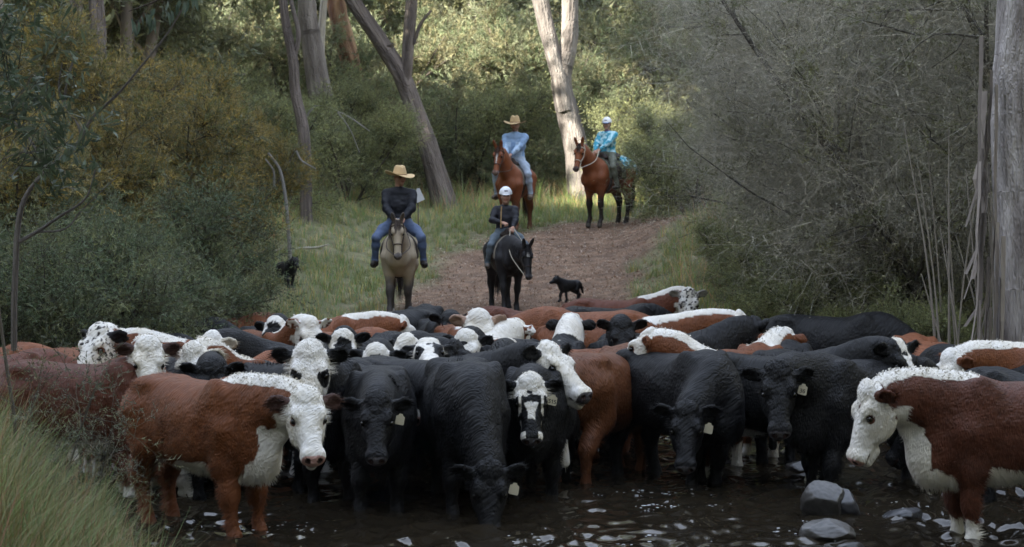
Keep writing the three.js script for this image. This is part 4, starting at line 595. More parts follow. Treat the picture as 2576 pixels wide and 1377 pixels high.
  // head
  const hf = [ball([0.005, 0.125, 0], [0.098, 0.115, 0.078], { id: 1 }), ball([0.03, 0.055, 0], [0.07, 0.075, 0.058], { k: 0.05, id: 1 }), cone([0.1, 0.115, 0], [0.114, 0.083, 0], 0.01, 0.014, { k: 0.015, id: 1 }), ball([0.085, 0.012, 0], [0.022, 0.02, 0.024], { k: 0.03, id: 1 }), ball([0.088, 0.05, 0], [0.018, 0.011, 0.025], { k: 0.01, id: 5 }), cone([-0.02, -0.07, 0], [0, 0.04, 0], 0.055, 0.055, { k: 0.03, id: 1 })];
  for (const q of [-1, 1]) hf.push(ball([-0.005, 0.095, 0.08 * q], [0.022, 0.034, 0.012], { k: 0.012, id: 1 }), ball([0.092, 0.118, 0.032 * q], [0.016, 0.013, 0.016], { cut: true, k: 0.015 }), ball([0.075, 0.085, 0.042 * q], [0.03, 0.025, 0.025], { k: 0.03, id: 1 }));
  const HF = field(hf), hair = c.hair ?? [0.06, 0.04, 0.025], sk = c.skin ?? SKIN;
  const head = polygonize(HF.f, HF.lo, HF.hi, 0.0065, (x, y, z) => { if (Math.abs(y - 0.118) < 0.009 && Math.abs(Math.abs(z) - 0.032) < 0.014 && x > 0.06) return [0.03, 0.022, 0.018]; if (Math.abs(y - 0.135) < 0.005 && Math.abs(Math.abs(z) - 0.034) < 0.02 && x > 0.06) return hair; if (HF.near(x, y, z) === 5) return [sk[0] * 0.75, sk[1] * 0.5, sk[2] * 0.5]; if ((y > 0.165 - 0.35 * Math.max(0, 0.03 - x)) && Math.abs(z) > -1 && x < 0.09 && !(y < 0.06)) return hair; return o.chin && y < 0.045 && x > 0.02 ? mixc(sk, hair, 0.55) : sk; });
  const yaw = (o.yaw ?? 0) * rad, pit = (o.pitch ?? 0) * rad, hx = V(Math.cos(pit) * Math.cos(yaw), Math.sin(pit), -Math.cos(pit) * Math.sin(yaw)), hz = V(Math.sin(yaw), 0, Math.cos(yaw)), hy = hz.clone().cross(hx), org = PV(lean + 0.015, 0.68, 0), HS = s * 1.08 * (o.headScale ?? 1);
  frame(head, org, hx, hy, hz, HS); geos.push(head);
  const g = new THREE.Group(); geos.forEach((q) => q.deleteAttribute('uv'));
  part('body', mergeGeometries(geos), M.coat, g);
  const cap = new THREE.Group(); cap.name = o.hat === 'helmet' ? 'helmet' : 'hat';
  if (o.hat === 'helmet') {
    const hg = field([ball([0.0, 0.135, 0], [0.135, 0.135, 0.112], {}), ball([0, 0.08, 0], [0.3, 0.06, 0.3], { cut: true, k: 0.008 }), ball([0.11, 0.125, 0], [0.06, 0.02, 0.075], { k: 0.02 })]);
    const sh = polygonize(hg.f, hg.lo, hg.hi, 0.008, (x, y, z) => (y < 0.148 && o.trim ? o.trim : (x > 0.09 && Math.abs(z) < 0.03 && Math.abs(y - 0.2) < 0.012) ? [0.06, 0.06, 0.07] : [0.74, 0.74, 0.76])); frame(sh, org, hx, hy, hz, HS); const m = new THREE.Mesh(sh, mat({ vertexColors: true, roughness: 0.32 })); m.name = 'shell'; cap.add(m);
    const st = mergeGeometries([-1, 1].map((q) => tube([V(0.02, 0.14, 0.088 * q), V(0.035, 0.06, 0.078 * q), V(0.06, 0.0, 0.03 * q), V(0.062, -0.006, 0)], [0.006, 0.006], 5))); frame(st, org, hx, hy, hz, HS); const sm = new THREE.Mesh(st, M.leather); sm.name = 'chin_strap'; cap.add(sm);
  } else {
    const prof = [[0.0, 0.285], [0.04, 0.283], [0.064, 0.27], [0.074, 0.25], [0.085, 0.2], [0.096, 0.148], [0.102, 0.138], [0.15, 0.136], [0.19, 0.141], [0.202, 0.144], [0.2, 0.136], [0.15, 0.129], [0.1, 0.129]].map(([a, b]) => new THREE.Vector2(a, b));
    const hg = new THREE.LatheGeometry(prof, 48), Q = hg.attributes.position; for (let i = 0; i < Q.count; i++) { let x = Q.getX(i), y = Q.getY(i), z = Q.getZ(i); const rd = Math.hypot(x, z); if (rd > 0.1) { y += (rd - 0.1) * ((o.brim ?? 0.55) * (z / rd) ** 2 - 0.28 * (x / rd) ** 2 + (o.flip ?? 0) * z / rd) * Math.min(1, (rd - 0.1) * 9); } else if (y > 0.24) { y -= 0.03 * Math.exp(-((z / 0.02) ** 2)) * (y - 0.24) / 0.045; if (x > 0.02) z *= 0.85; } Q.setXYZ(i, x * 1.28, y * 1.04, z * 1.1); }
    hg.computeVertexNormals(); frame(hg, org, hx, hy, hz, HS); const m = new THREE.Mesh(hg, mat({ color: o.hatColor, roughness: 0.9 })); m.name = 'brim_and_crown'; cap.add(m);
    const band = new THREE.CylinderGeometry(0.0945, 0.098, 0.022, 40, 1, true).scale(1.29, 1.04, 1.11).translate(0, 0.152, 0); frame(band, org, hx, hy, hz, HS); const bm = new THREE.Mesh(band, mat({ color: o.bandColor ?? 0x8a7554, roughness: 0.8 })); bm.name = 'hat_band'; cap.add(bm);
  }
  g.add(cap);
  g.position.copy(o.horse.g.position); g.rotation.copy(o.horse.g.rotation); g.scale.copy(o.horse.g.scale);
  tag(g, 'person', o.label, 'person', 'riders behind the herd');
  return { g, hands };
}
const BAY = [0.17, 0.052, 0.018], JEAN = [0.085, 0.12, 0.21];
{ // pale horse and rider in black
  const h = horse({ seed: 1, at: 1003, d: 30.6, th: 2, hy: 6, hp: -68, np: 27, ny: 0, k: 0.98, step: 0.05, coat: [0.34, 0.28, 0.2], leg: [0.055, 0.048, 0.045], mane: [0.09, 0.07, 0.06], muzzle: [0.10, 0.085, 0.08], earTip: [0.12, 0.1, 0.085], pastern: 0.14, label: 'pale dun horse with dark legs walking down the track toward the herd' });
  const hd = [[0.3, 1.66, -0.09], [0.3, 1.66, 0.09]];
  rider({ horse: h, seed: 11, s: 1.0, seat: [-0.05, 1.54, 0], knee: [0.3, -0.2, 0.37], ankle: [0.15, -0.56, 0.4], hands: hd, yaw: 30, pitch: -6, hat: 'hat', hatColor: 0xc2a67c, bandColor: 0x6e5638, brim: 0.35, flip: 0.25, chin: false, col: { shirt: [0.011, 0.012, 0.017], collar: [0.011, 0.012, 0.017], trousers: JEAN, boots: [0.03, 0.025, 0.022] }, label: 'person in black jumper, jeans and wide straw hat looking aside on the pale horse' });
  rein(h, [V(0.36, 1.6, -0.06), V(0.36, 1.6, 0.06)], M.leather);
}
{ // man in denim on the bay with a white star
  const h = horse({ seed: 2, at: 1283, d: 40.6, th: -16, hy: -20, hp: -62, np: 42, ny: -4, k: 1.0, coat: BAY, leg: [0.1, 0.04, 0.02], mane: [0.05, 0.022, 0.012], muzzle: [0.13, 0.08, 0.06], star: 0.34, label: 'chestnut horse with a white star standing behind the black pony' });
  const denim = (x, y, z) => (y > 0.42 || Math.abs(z) > 0.17 ? [0.2, 0.3, 0.45] : Math.abs(z) < 0.05 ? [0.17, 0.27, 0.43] : [0.33, 0.44, 0.58]);
  rider({ horse: h, seed: 21, s: 1.0, seat: [-0.05, 1.52, 0], hands: [[0.36, 1.66, -0.02], [0.34, 1.64, 0.08]], yaw: 4, pitch: -4, hat: 'hat', hatColor: 0xa98f68, bandColor: 0x5b4632, brim: 0.4, chin: true, col: { shirt: denim, collar: [0.22, 0.33, 0.48], trousers: [0.30, 0.36, 0.44], boots: [0.12, 0.09, 0.07] }, label: 'person in pale denim shirt, light jeans and straw hat on the chestnut horse' });
  rein(h, [V(0.4, 1.64, -0.03), V(0.4, 1.63, 0.06)], M.leather);
}
{ // rider with white helmet and patterned shirt
  const h = horse({ seed: 3, at: 1500, d: 41.6, th: -38, hy: -22, hp: -58, np: 36, k: 1.02, step: 0.06, coat: BAY.map((c) => c * 1.05), leg: [0.02, 0.014, 0.011], mane: [0.03, 0.018, 0.012], muzzle: [0.05, 0.03, 0.025], padMat: mat({ color: 0x55584a, roughness: 0.95 }), ropeBridle: true, label: 'bay horse with black legs standing farthest up the track on the right' });
  const teal = (x, y, z) => (noise(x * 22, y * 22, z * 22) > 0.1 ? [0.42, 0.66, 0.72] : [0.05, 0.3, 0.42]);
  rider({ horse: h, seed: 31, s: 0.88, seat: [-0.05, 1.5, 0], hands: [[0.33, 1.64, -0.06], [0.3, 1.62, 0.09]], yaw: 22, pitch: -8, hat: 'helmet', trim: [0.12, 0.2, 0.42], col: { shirt: teal, collar: [0.12, 0.07, 0.16], trousers: [0.13, 0.14, 0.11], boots: [0.05, 0.04, 0.03] }, label: 'person in teal patterned shirt and white helmet on the farthest horse' });
  rein(h, [V(0.36, 1.63, -0.06), V(0.34, 1.61, 0.08)], M.rope, 0.05);
  const cg = polygonize((x, y, z) => Math.max(h.F.f(x, y, z) - 0.05 - 0.02 * fbm(x * 8, y * 8, z * 8), -0.74 - x, x + 0.3, 1.18 + 0.1 * noise(x * 5, 3) - y, Math.abs(z) - 0.3), [-0.8, 1.05, -0.36], [-0.24, 1.65, 0.36], 0.018, (x, y, z) => teal(x, y, z));
  const cm = new THREE.Mesh(cg, M.coat); cm.position.copy(h.g.position); cm.rotation.copy(h.g.rotation); cm.scale.copy(h.g.scale); tag(cm, 'patterned_jacket', 'teal patterned jacket laid over the rump of the farthest horse', 'jacket');
}
{ // child on the black pony
  const h = horse({ seed: 4, at: 1283, d: 31.2, th: 12, hy: 16, hp: -70, np: 4, ny: 8, k: 0.88, step: 0.07, coat: [0.016, 0.015, 0.017], leg: [0.013, 0.012, 0.013], mane: [0.013, 0.012, 0.013], muzzle: [0.035, 0.032, 0.035], star: 0.19, label: 'black pony with lowered head and a small white star on the track' });
  const lh = [0.36, 1.72, -0.19], rh = [0.34, 1.6, 0.08];
  rider({ horse: h, seed: 41, s: 0.86, seat: [-0.05, 1.49, 0], hands: [[0.34, 1.58, -0.07], [0.27, 1.70, 0.15]], curl: 1.25, yaw: -8, pitch: -6, hat: 'helmet', headScale: 1.22, knee: [0.3, -0.24, 0.38], ankle: [0.12, -0.62, 0.42], col: { shirt: (x, y, z) => (noise(x * 6, y * 6, z * 6) > 0.3 ? [0.026, 0.026, 0.032] : [0.017, 0.017, 0.022]), collar: [0.02, 0.02, 0.025], trousers: [0.11, 0.14, 0.17], boots: [0.09, 0.075, 0.065] }, label: 'child in dark jacket and white helmet holding a stick on the black pony' });
  rein(h, [V(0.38, 1.58, -0.07), V(0.38, 1.58, 0.0)], M.rope, 0.03);
  const st = new THREE.Mesh(tube([V(0.335, 1.6, 0.165), V(0.33, 1.8, 0.16), V(0.33, 2.0, 0.15)], [0.011, 0.013, 0.011], 7, null, 10, 0.15), mat({ color: 0xa8885c, roughness: 0.8 }));
  st.position.copy(h.g.position); st.rotation.copy(h.g.rotation); st.scale.copy(h.g.scale); tag(st, 'stick', 'straight wooden stick held upright by the child on the pony', 'stick');
}
// ---------------------------------------------------------------- dogs
function dog(o) {
  const hp = o.hp * rad, dl = (o.hy - o.th) * rad, f = V(Math.cos(hp) * Math.cos(dl), Math.sin(hp), -Math.cos(hp) * Math.sin(dl)), u = V(-Math.sin(hp) * Math.cos(dl), Math.cos(hp), Math.sin(hp) * Math.sin(dl)), r = f.clone().cross(u);
  const hd = V(0.29, 0.545, 0).add(V(0.12 * Math.cos(dl), 0.0, -0.12 * Math.sin(dl))), H = (a, b, c) => hd.clone().addScaledVector(f, a).addScaledVector(u, b).addScaledVector(r, c).toArray();
  const pr = [loft([[-0.33, 0.5, 0.4, 0.04], [-0.26, 0.54, 0.31, 0.1], [-0.1, 0.54, 0.29, 0.11], [0.08, 0.55, 0.25, 0.125], [0.2, 0.55, 0.24, 0.12], [0.28, 0.52, 0.28, 0.09], [0.32, 0.44, 0.36, 0.03]], 2, { id: 1 }), cone([0.22, 0.46, 0], H(-0.03, 0, 0), 0.11, 0.085, { k: 0.07, id: 1 })];
  pr.push(ball(H(0, 0.01, 0), [0.09, 0.08, 0.08], { k: 0.03, id: 1 }), cone(H(0.06, -0.015, 0), H(0.165, -0.025, 0), 0.05, 0.03, { k: 0.03, id: 1 }), cone(H(0.06, -0.045, 0), H(0.135, -0.055, 0), 0.02, 0.015, { k: 0.01, id: 3 }), ball(H(0.185, -0.012, 0), [0.014, 0.012, 0.016], { k: 0.008, id: 4 }));
  for (const s of [-1, 1]) {
    pr.push(cone(H(-0.02, 0.045, 0.045 * s), H(-0.045, 0.125, 0.06 * s), 0.026, 0.007, { k: 0.02, id: 1 }));
    const a = o.step * s, b = -o.step * s;
    pr.push(...chain([[0.2, 0.4, 0.075 * s, 0.062], [0.17, 0.3, 0.075 * s, 0.04], [0.2 + a, 0.16, 0.07 * s, 0.026], [0.19 + a * 1.4, 0.05, 0.07 * s, 0.021], [0.23 + a * 1.4, 0.015, 0.07 * s, 0.026]], { id: 1, k: 0.03 }));
    pr.push(...chain([[-0.22, 0.44, 0.07 * s, 0.085], [-0.17, 0.3, 0.08 * s, 0.055], [-0.31 + b, 0.18, 0.07 * s, 0.028], [-0.28 + b, 0.05, 0.07 * s, 0.021], [-0.24 + b, 0.015, 0.07 * s, 0.026]], { id: 1, k: 0.03 }));
  }
  pr.push(...chain([[-0.31, 0.48, 0, 0.026], [-0.42, 0.34, 0.02, 0.034], [-0.48, 0.22, 0.05, 0.024]], { id: 1, k: 0.02 }));
  const F = field(pr), geo = polygonize(F.f, F.lo, F.hi, 0.0105, (x, y, z) => { const id = F.near(x, y, z), n = 1 + 0.3 * noise(x * 20, y * 20, z * 20); return (id === 3 ? [0.12, 0.05, 0.045] : o.tan && y < 0.1 ? [0.09, 0.055, 0.03] : [0.013, 0.0125, 0.014]).map((v) => v * n); });
  const g = new THREE.Group(); part('body', geo, M.coat, g);
  part('coat_hair', hairs(geo, 6000, o.seed, (x, y, z, nx, ny, nz, q) => ({ d: [-0.7 + nx * 0.4, ny * 0.4 - 0.3, nz * 0.4 + (q() - 0.5) * 0.4], l: 0.025 + 0.03 * q(), w: 0.003 })), M.hair, g).userData.kind = 'stuff';
  for (const s of [-1, 1]) { const e = part('eye', new THREE.SphereGeometry(0.009, 8, 6), M.eye, g); e.position.set(...H(0.055, 0.022, 0.034 * s)); }
  const X = px(o.at, o.d); g.position.set(X, ground(X, -o.d) - 0.005, -o.d); g.rotation.y = (o.th - 90) * rad; g.scale.setScalar(o.k);
  tag(g, 'dog', o.label, 'dog', 'working dogs');
}
dog({ seed: 1, at: 1432, d: 32.4, th: -52, hy: -62, hp: -12, step: 0.04, k: 0.68, label: 'black dog standing on the track right of the black pony' });
dog({ seed: 2, at: 722, d: 32.2, th: 28, hy: 34, hp: -25, step: 0.06, k: 0.8, label: 'black dog in the long grass on the left bank' });
// ---------------------------------------------------------------- plants: sprays, skeletons, species
const leafMat = (o = {}) => new THREE.MeshPhysicalMaterial({ vertexColors: true, roughness: 0.75, side: THREE.DoubleSide, transmission: 0.48, thickness: 0, specularIntensity: 0.4, ...o });
M.leaf = leafMat(); M.twig = mat({ vertexColors: true, roughness: 0.9 }); M.blade = leafMat({ transmission: 0.25 });
M.bark = mat({ vertexColors: true, roughness: 0.95, bumpMap: noiseTex(256, (u, v) => 0.5 + 0.5 * noise(u * 40, v * 6) + 0.2 * noise(u * 90, v * 30)), bumpScale: 0.03 });
function triSoup() { const pos = [], col = []; return { pos, col, tri(a, b, c, k) { pos.push(a.x, a.y, a.z, b.x, b.y, b.z, c.x, c.y, c.z); for (let i = 0; i < 3; i++) col.push(...k); }, geo() { const g = new THREE.BufferGeometry(); g.setAttribute('position', new THREE.Float32BufferAttribute(pos, 3)); g.setAttribute('color', new THREE.Float32BufferAttribute(col, 3)); g.computeVertexNormals(); return g; } }; }
const rv = (R) => V(R() - 0.5, R() - 0.5, R() - 0.5).multiplyScalar(2);
function leafAt(S, p, dir, l, w, c, R, two) { const s = dir.clone().cross(rv(R)).normalize().multiplyScalar(w / 2), tip = p.clone().addScaledVector(dir, l), m = p.clone().addScaledVector(dir, l * 0.4), j = 0.65 + 0.7 * R(), k = [c[0] * j, c[1] * j, c[2] * j]; if (two) { S.tri(p, m.clone().add(s), tip, k); S.tri(p, tip, m.clone().sub(s), k); } else S.tri(p.clone().sub(s), p.clone().add(s), tip, k); }
function twigAt(S, a, b, w, c, R) { const d = b.clone().sub(a), s = d.clone().cross(rv(R)).normalize().multiplyScalar(w); S.tri(a.clone().sub(s), a.clone().add(s), b, c); }
function fineSpray(seed, leaf, wood, o = {}) {                           // feathery twig, 0.5 m long along +y
  const R = rng(seed), S = triSoup(), L = o.len ?? 0.06, w = o.w ?? 0.011, n = o.n ?? 9, per = o.per ?? 7; twigAt(S, V(0, -0.05, 0), V(0, 0.5, 0), 0.005, wood, R);
  for (let i = 0; i < n; i++) { const t = 0.05 + 0.42 * (i + R()) / n, a = V(0, t, 0), d = rv(R); d.y = 0.35 + 0.7 * R(); d.normalize(); const l = 0.1 + 0.16 * R(), b = a.clone().addScaledVector(d, l); twigAt(S, a, b, 0.0025, wood, R); for (let q = 0; q < per; q++) { const p = a.clone().lerp(b, 0.2 + 0.8 * R()), e = d.clone().add(rv(R).multiplyScalar(o.mess ?? 0.9)); e.y -= o.droop ?? 0; leafAt(S, p, e.normalize(), L * (0.6 + 0.8 * R()), w, leaf, R, o.two); } }
  return S.geo();
}
function bareSpray(seed, wood, leaf) {                                   // dry forking twigs
  const R = rng(seed), S = triSoup(); const go = (a, d, l, w, n) => { const b = a.clone().addScaledVector(d, l), tone = 0.6 + 0.8 * R(); twigAt(S, a, b, w, wood.map((c) => c * tone), R); if (n > 0) for (let i = 0; i < (n > 3 ? 4 : 3); i++) { const e = d.clone().addScaledVector(rv(R), 0.95).normalize(); e.y += 0.06; go(a.clone().lerp(b, 0.25 + 0.75 * R()), e.normalize(), l * (0.5 + 0.35 * R()), w * 0.7, n - 1); } else if (leaf && R() < 0.25) leafAt(S, b, d.clone().add(rv(R)).normalize(), 0.02 + 0.015 * R(), 0.006, leaf, R); };
  go(V(0, 0, 0), V(0, 1, 0), 0.38, 0.0021, 4); return S.geo();
}
function grow(seed, o) {                                                 // branching skeleton: tubes for the wood, places for the sprays
  const R = rng(seed), tubes = [], tips = [], c0 = o.wood;
  const barkC = (x, y, z) => { const n = 0.75 + 0.5 * noise(x * 14, y * 5, z * 14); return [c0[0] * n, c0[1] * n, c0[2] * n]; };
  const limb = (a, d, l, r, wander, up) => { const pts = [a.clone()]; let p = a.clone(), e = d.clone(); const n = 4; for (let i = 0; i < n; i++) { e.addScaledVector(rv(R), wander); e.y += up; e.normalize(); p = p.clone().addScaledVector(e, l / n); pts.push(p); } return pts; };
  const at = (pts, t) => { const f = t * (pts.length - 1), i = Math.min(pts.length - 2, f | 0); return [pts[i].clone().lerp(pts[i + 1], f - i), pts[i + 1].clone().sub(pts[i]).normalize()]; };
  const put = (pts, t0, n) => { for (let i = 0; i < n; i++) { const [p, d] = at(pts, t0 + (1 - t0) * R()); tips.push([p, d]); } };
  for (let s = 0; s < o.stems; s++) {
    const a = (s + R()) / o.stems * 6.28, out = o.spread * (0.35 + 0.8 * R()), d = V(Math.cos(a) * out, 1, Math.sin(a) * out).normalize(), l = o.h * (0.75 + 0.35 * R()), pts = limb(V(Math.cos(a) * 0.1, -0.15, Math.sin(a) * 0.1), d, l, o.r, o.wander ?? 0.18, o.up ?? 0.03);
    tubes.push(tube(pts, [o.r, o.r * 0.7, o.r * 0.3], 6, barkC, 10)); put(pts, 0.55, o.n1 ?? 6);
    for (let b = 0; b < o.branches; b++) {
      const t = (o.t0 ?? 0.25) + (0.95 - (o.t0 ?? 0.25)) * R(), [p, pd] = at(pts, t), e = pd.clone().addScaledVector(rv(R), 1.0).normalize(); e.y = Math.abs(e.y) * 0.6 + 0.12; e.normalize(); const bl = o.h * (o.bl ?? 0.38) * (1.1 - 0.6 * t) * (0.6 + 0.7 * R()), bp = limb(p, e, bl, 0, 0.28, o.bup ?? 0.0);
      tubes.push(tube(bp, [o.r * 0.38 * (1.1 - t * 0.6), o.r * 0.12], 4, barkC, 5)); put(bp, 0.25, o.n2 ?? 8);
      for (let q = 0; q < 3; q++) { const [p2, d2] = at(bp, 0.2 + 0.7 * R()), e2 = d2.clone().addScaledVector(rv(R), 0.9).normalize(), b2 = limb(p2, e2, bl * (0.35 + 0.3 * R()), 0, 0.3, 0); tubes.push(tube(b2, [o.r * 0.14, o.r * 0.05], 3, barkC, 3)); put(b2, 0.1, o.n3 ?? 6); }
    }
  }
  return { wood: mergeGeometries(tubes), tips };
}
function crown(tips, sprays, n, seed, o) {                               // n sprays scattered over the skeleton, one InstancedMesh
  const R = rng(seed), im = new THREE.InstancedMesh(sprays, o.mat ?? M.leaf, n), q = new THREE.Quaternion(), m = new THREE.Matrix4(), c = new THREE.Color();
  for (let i = 0; i < n; i++) {
    const [p, d] = tips[Math.floor(R() * tips.length)], e = d.clone().multiplyScalar(0.7).addScaledVector(rv(R), o.mess ?? 0.8); e.y += o.lift ?? 0.25; q.setFromUnitVectors(V(0, 1, 0), e.normalize()).multiply(new THREE.Quaternion().setFromAxisAngle(V(0, 1, 0), R() * 6.28));
    const s = o.size * (0.6 + 0.8 * R()); m.compose(p.clone().addScaledVector(rv(R), o.fuzz ?? 0.12), q, V(s, s, s)); im.setMatrixAt(i, m);
    const k = o.tint[Math.floor(R() * o.tint.length)], j = 0.75 + 0.5 * R(); im.setColorAt(i, c.setRGB(k[0] * j, k[1] * j, k[2] * j));
  }
  im.name = 'crown'; im.userData.kind = 'stuff'; return im;
}
function plantKind(seeds, o) { return seeds.map((s) => { const g = new THREE.Group(), k = grow(s, o); part(o.woodName ?? 'stems', k.wood, M.twig, g); for (const cr of o.crowns) g.add(crown(k.tips, cr.spray, cr.n, s + 5, cr)); return g; }); }
let plantCount = 0;
function plant(kind, name, label, category, group, X, D, s, sink = 0.05, sy = 1) { const k = plantCount++, src = kind[k % kind.length], g = src.clone(); const R = rng(k * 37 + 11); g.position.set(X, ground(X, -D) - sink, -D); g.rotation.y = R() * 6.28; const q = s * (0.92 + 0.16 * R()); g.scale.set(q, q * sy, q); return tag(g, name, label, category, group); }
const ORD = ['first', 'second', 'third', 'fourth', 'fifth', 'sixth', 'seventh', 'eighth', 'ninth', 'tenth', 'eleventh', 'twelfth', 'thirteenth', 'fourteenth', 'fifteenth', 'sixteenth', 'seventeenth', 'eighteenth', 'nineteenth', 'twentieth', 'twenty-first', 'twenty-second', 'twenty-third', 'twenty-fourth', 'twenty-fifth'];
const row = (list, kind, name, label, group, category = 'shrub') => [...list].sort((a, b) => a[0] - b[0]).forEach(([x, d, s], i) => plant(kind, name, label + ', ' + ORD[i] + ' from the left', category, group, px(x, d), d, s));
const sprGold = fineSpray(1, [0.33, 0.265, 0.1], [0.06, 0.045, 0.03], { w: 0.013 }), sprDark = fineSpray(2, [0.155, 0.175, 0.1], [0.05, 0.04, 0.03], { w: 0.013 }), sprSun = fineSpray(3, [0.27, 0.29, 0.17], [0.1, 0.08, 0.06], { w: 0.016, len: 0.08 }), sprGrey = fineSpray(4, [0.27, 0.28, 0.19], [0.1, 0.08, 0.06], { w: 0.016, len: 0.075 });
const sprGum = fineSpray(5, [0.25, 0.27, 0.18], [0.12, 0.09, 0.07], { len: 0.13, w: 0.028, n: 6, per: 4, two: true, droop: 0.7, mess: 0.6 }), sprBare = bareSpray(6, [0.35, 0.335, 0.285], [0.3, 0.29, 0.2]), sprBare2 = bareSpray(7, [0.25, 0.225, 0.2], null);
const DUSK = [[1, 1, 1], [0.8, 0.85, 0.8], [1.15, 1.1, 0.9]];
const kGold = plantKind([101, 102, 103], { h: 4.6, spread: 0.42, stems: 5, branches: 9, r: 0.055, wood: [0.07, 0.055, 0.045], crowns: [{ spray: sprGold, n: 2300, size: 0.95, tint: [[1, 1, 1], [1.25, 1.15, 0.8], [0.55, 0.7, 0.6]] }, { spray: sprGrey, n: 700, size: 0.9, tint: [[0.7, 0.7, 0.6]] }] });
const kDark = plantKind([111, 112, 113], { h: 2.5, spread: 0.75, stems: 6, branches: 8, t0: 0.1, bl: 0.45, r: 0.03, wood: [0.05, 0.042, 0.035], crowns: [{ spray: sprDark, n: 2200, size: 0.75, tint: [[1, 1, 1], [1.3, 1.25, 1.0], [0.8, 0.95, 0.9]] }] });
const kTwig = plantKind([121, 122, 123], { h: 6.2, spread: 0.42, stems: 6, branches: 10, t0: 0.12, bl: 0.36, r: 0.09, wander: 0.26, wood: [0.065, 0.056, 0.05], crowns: [{ spray: sprBare, n: 2100, size: 1.4, mat: M.twig, tint: [[1, 1, 1], [0.75, 0.75, 0.72], [1.2, 1.15, 1.1]], mess: 0.9, fuzz: 0.3 }, { spray: sprGrey, n: 1500, size: 0.62, tint: [[0.75, 0.78, 0.55], [0.9, 0.9, 0.58], [0.6, 0.6, 0.5]], fuzz: 0.12 }] });
const kSun = plantKind([131, 132, 133], { h: 4.2, spread: 0.6, stems: 5, branches: 8, t0: 0.12, bl: 0.42, r: 0.05, wood: [0.11, 0.09, 0.07], crowns: [{ spray: sprSun, n: 1700, size: 1.05, tint: [[1, 1, 1], [0.8, 0.9, 0.8], [1.15, 1.0, 0.9]] }] });
const kGreen = plantKind([141, 142, 143], { h: 3.6, spread: 0.6, stems: 5, branches: 8, t0: 0.1, bl: 0.42, r: 0.045, wood: [0.07, 0.055, 0.045], crowns: [{ spray: sprDark, n: 1500, size: 1.05, tint: [[1.8, 1.75, 1.45], [1.3, 1.3, 1.15], [2.3, 2.1, 1.6]] }] });
const kTree = plantKind([151, 152, 153], { h: 11, spread: 0.2, stems: 2, branches: 13, t0: 0.22, bl: 0.27, r: 0.17, wander: 0.12, up: 0.06, wood: [0.22, 0.18, 0.15], woodName: 'trunk', crowns: [{ spray: sprGum, n: 1500, size: 1.7, tint: [[1, 1, 1], [1.35, 1.3, 1.05], [0.8, 0.85, 0.75]], fuzz: 0.4 }, { spray: sprSun, n: 800, size: 1.7, tint: [[1, 0.95, 0.85], [0.75, 0.75, 0.7]], fuzz: 0.4 }] });
console.log('plant kinds ready');
// left bank
row([[0, 24.6, 0.8], [110, 27, 0.78], [270, 27.4, 0.74], [400, 28.8, 0.68], [430, 30.6, 0.7], [180, 30.5, 0.84], [-60, 29, 0.88], [560, 34.5, 0.62], [350, 33, 0.78]], kGold, 'wattle_shrub', 'tall golden olive feathery shrub on the left bank', 'golden feathery shrubs on the left bank');
row([[30, 21.6, 0.95], [170, 22.0, 1.0], [310, 23.2, 1.0], [310, 25.4, 0.98], [400, 27.2, 0.85], [95, 24, 1.15], [-30, 22.6, 1.1], [280, 26.5, 1.1], [350, 30, 1.0], [240, 25, 1.15]], kDark, 'dark_shrub', 'low dark green shrub on the left bank', 'dark green shrubs on the left bank');
// right thicket
row([[2040, 36, 0.52], [2060, 32.5, 0.58], [2110, 30.5, 0.68], [2210, 28.4, 0.8], [2310, 26.6, 0.9], [2420, 25.2, 0.9], [2290, 31.5, 1.1], [2520, 27.5, 1.1], [2230, 35.5, 1.05], [2640, 25, 1.0], [2420, 30, 1.2], [2060, 43, 0.75]], kTwig, 'twiggy_shrub', 'tall grey twiggy shrub of the right thicket', 'grey twiggy thicket on the right');
row([[1870, 29.4, 0.42], [1930, 28, 0.45], [2000, 27, 0.45], [2120, 25.6, 0.45], [2230, 24.6, 0.42], [2330, 23.6, 0.42], [2440, 23, 0.4], [2010, 30, 0.6], [2080, 26.6, 0.5], [2290, 25.4, 0.55]], kGreen, 'green_shrub', 'small green shrub below the grey thicket', 'green undergrowth below the thicket');
// beyond the track
row([[660, 40, 0.75], [780, 46, 0.8], [880, 44.5, 0.7], [960, 50, 1.0], [1180, 50, 0.95], [1270, 53, 0.9], [1345, 50, 0.7], [1600, 50, 0.75], [1680, 46, 0.8], [1740, 42, 0.8], [1560, 56, 1.0]], kGreen, 'bushy_shrub', 'dark green shrub beyond the track', 'shrubs beyond the track');
row([[700, 52, 1.0], [850, 54, 1.0], [930, 58, 1.2], [1020, 60, 1.2], [1150, 60, 1.3], [1250, 61, 1.3], [1330, 57, 1.2], [1420, 58, 1.1], [1500, 54, 0.8], [1560, 62, 1.2], [1660, 57, 1.2], [1760, 54, 1.2], [560, 56, 1.2], [450, 52, 1.2], [1430, 52, 0.7], [1110, 51, 0.7], [905, 48, 0.6], [1300, 49, 0.5], [1880, 52, 1.3], [300, 50, 1.2]], kSun, 'sunlit_shrub', 'pale sunlit shrub in the forest beyond the track', 'sunlit shrubs beyond the track', 'shrub');
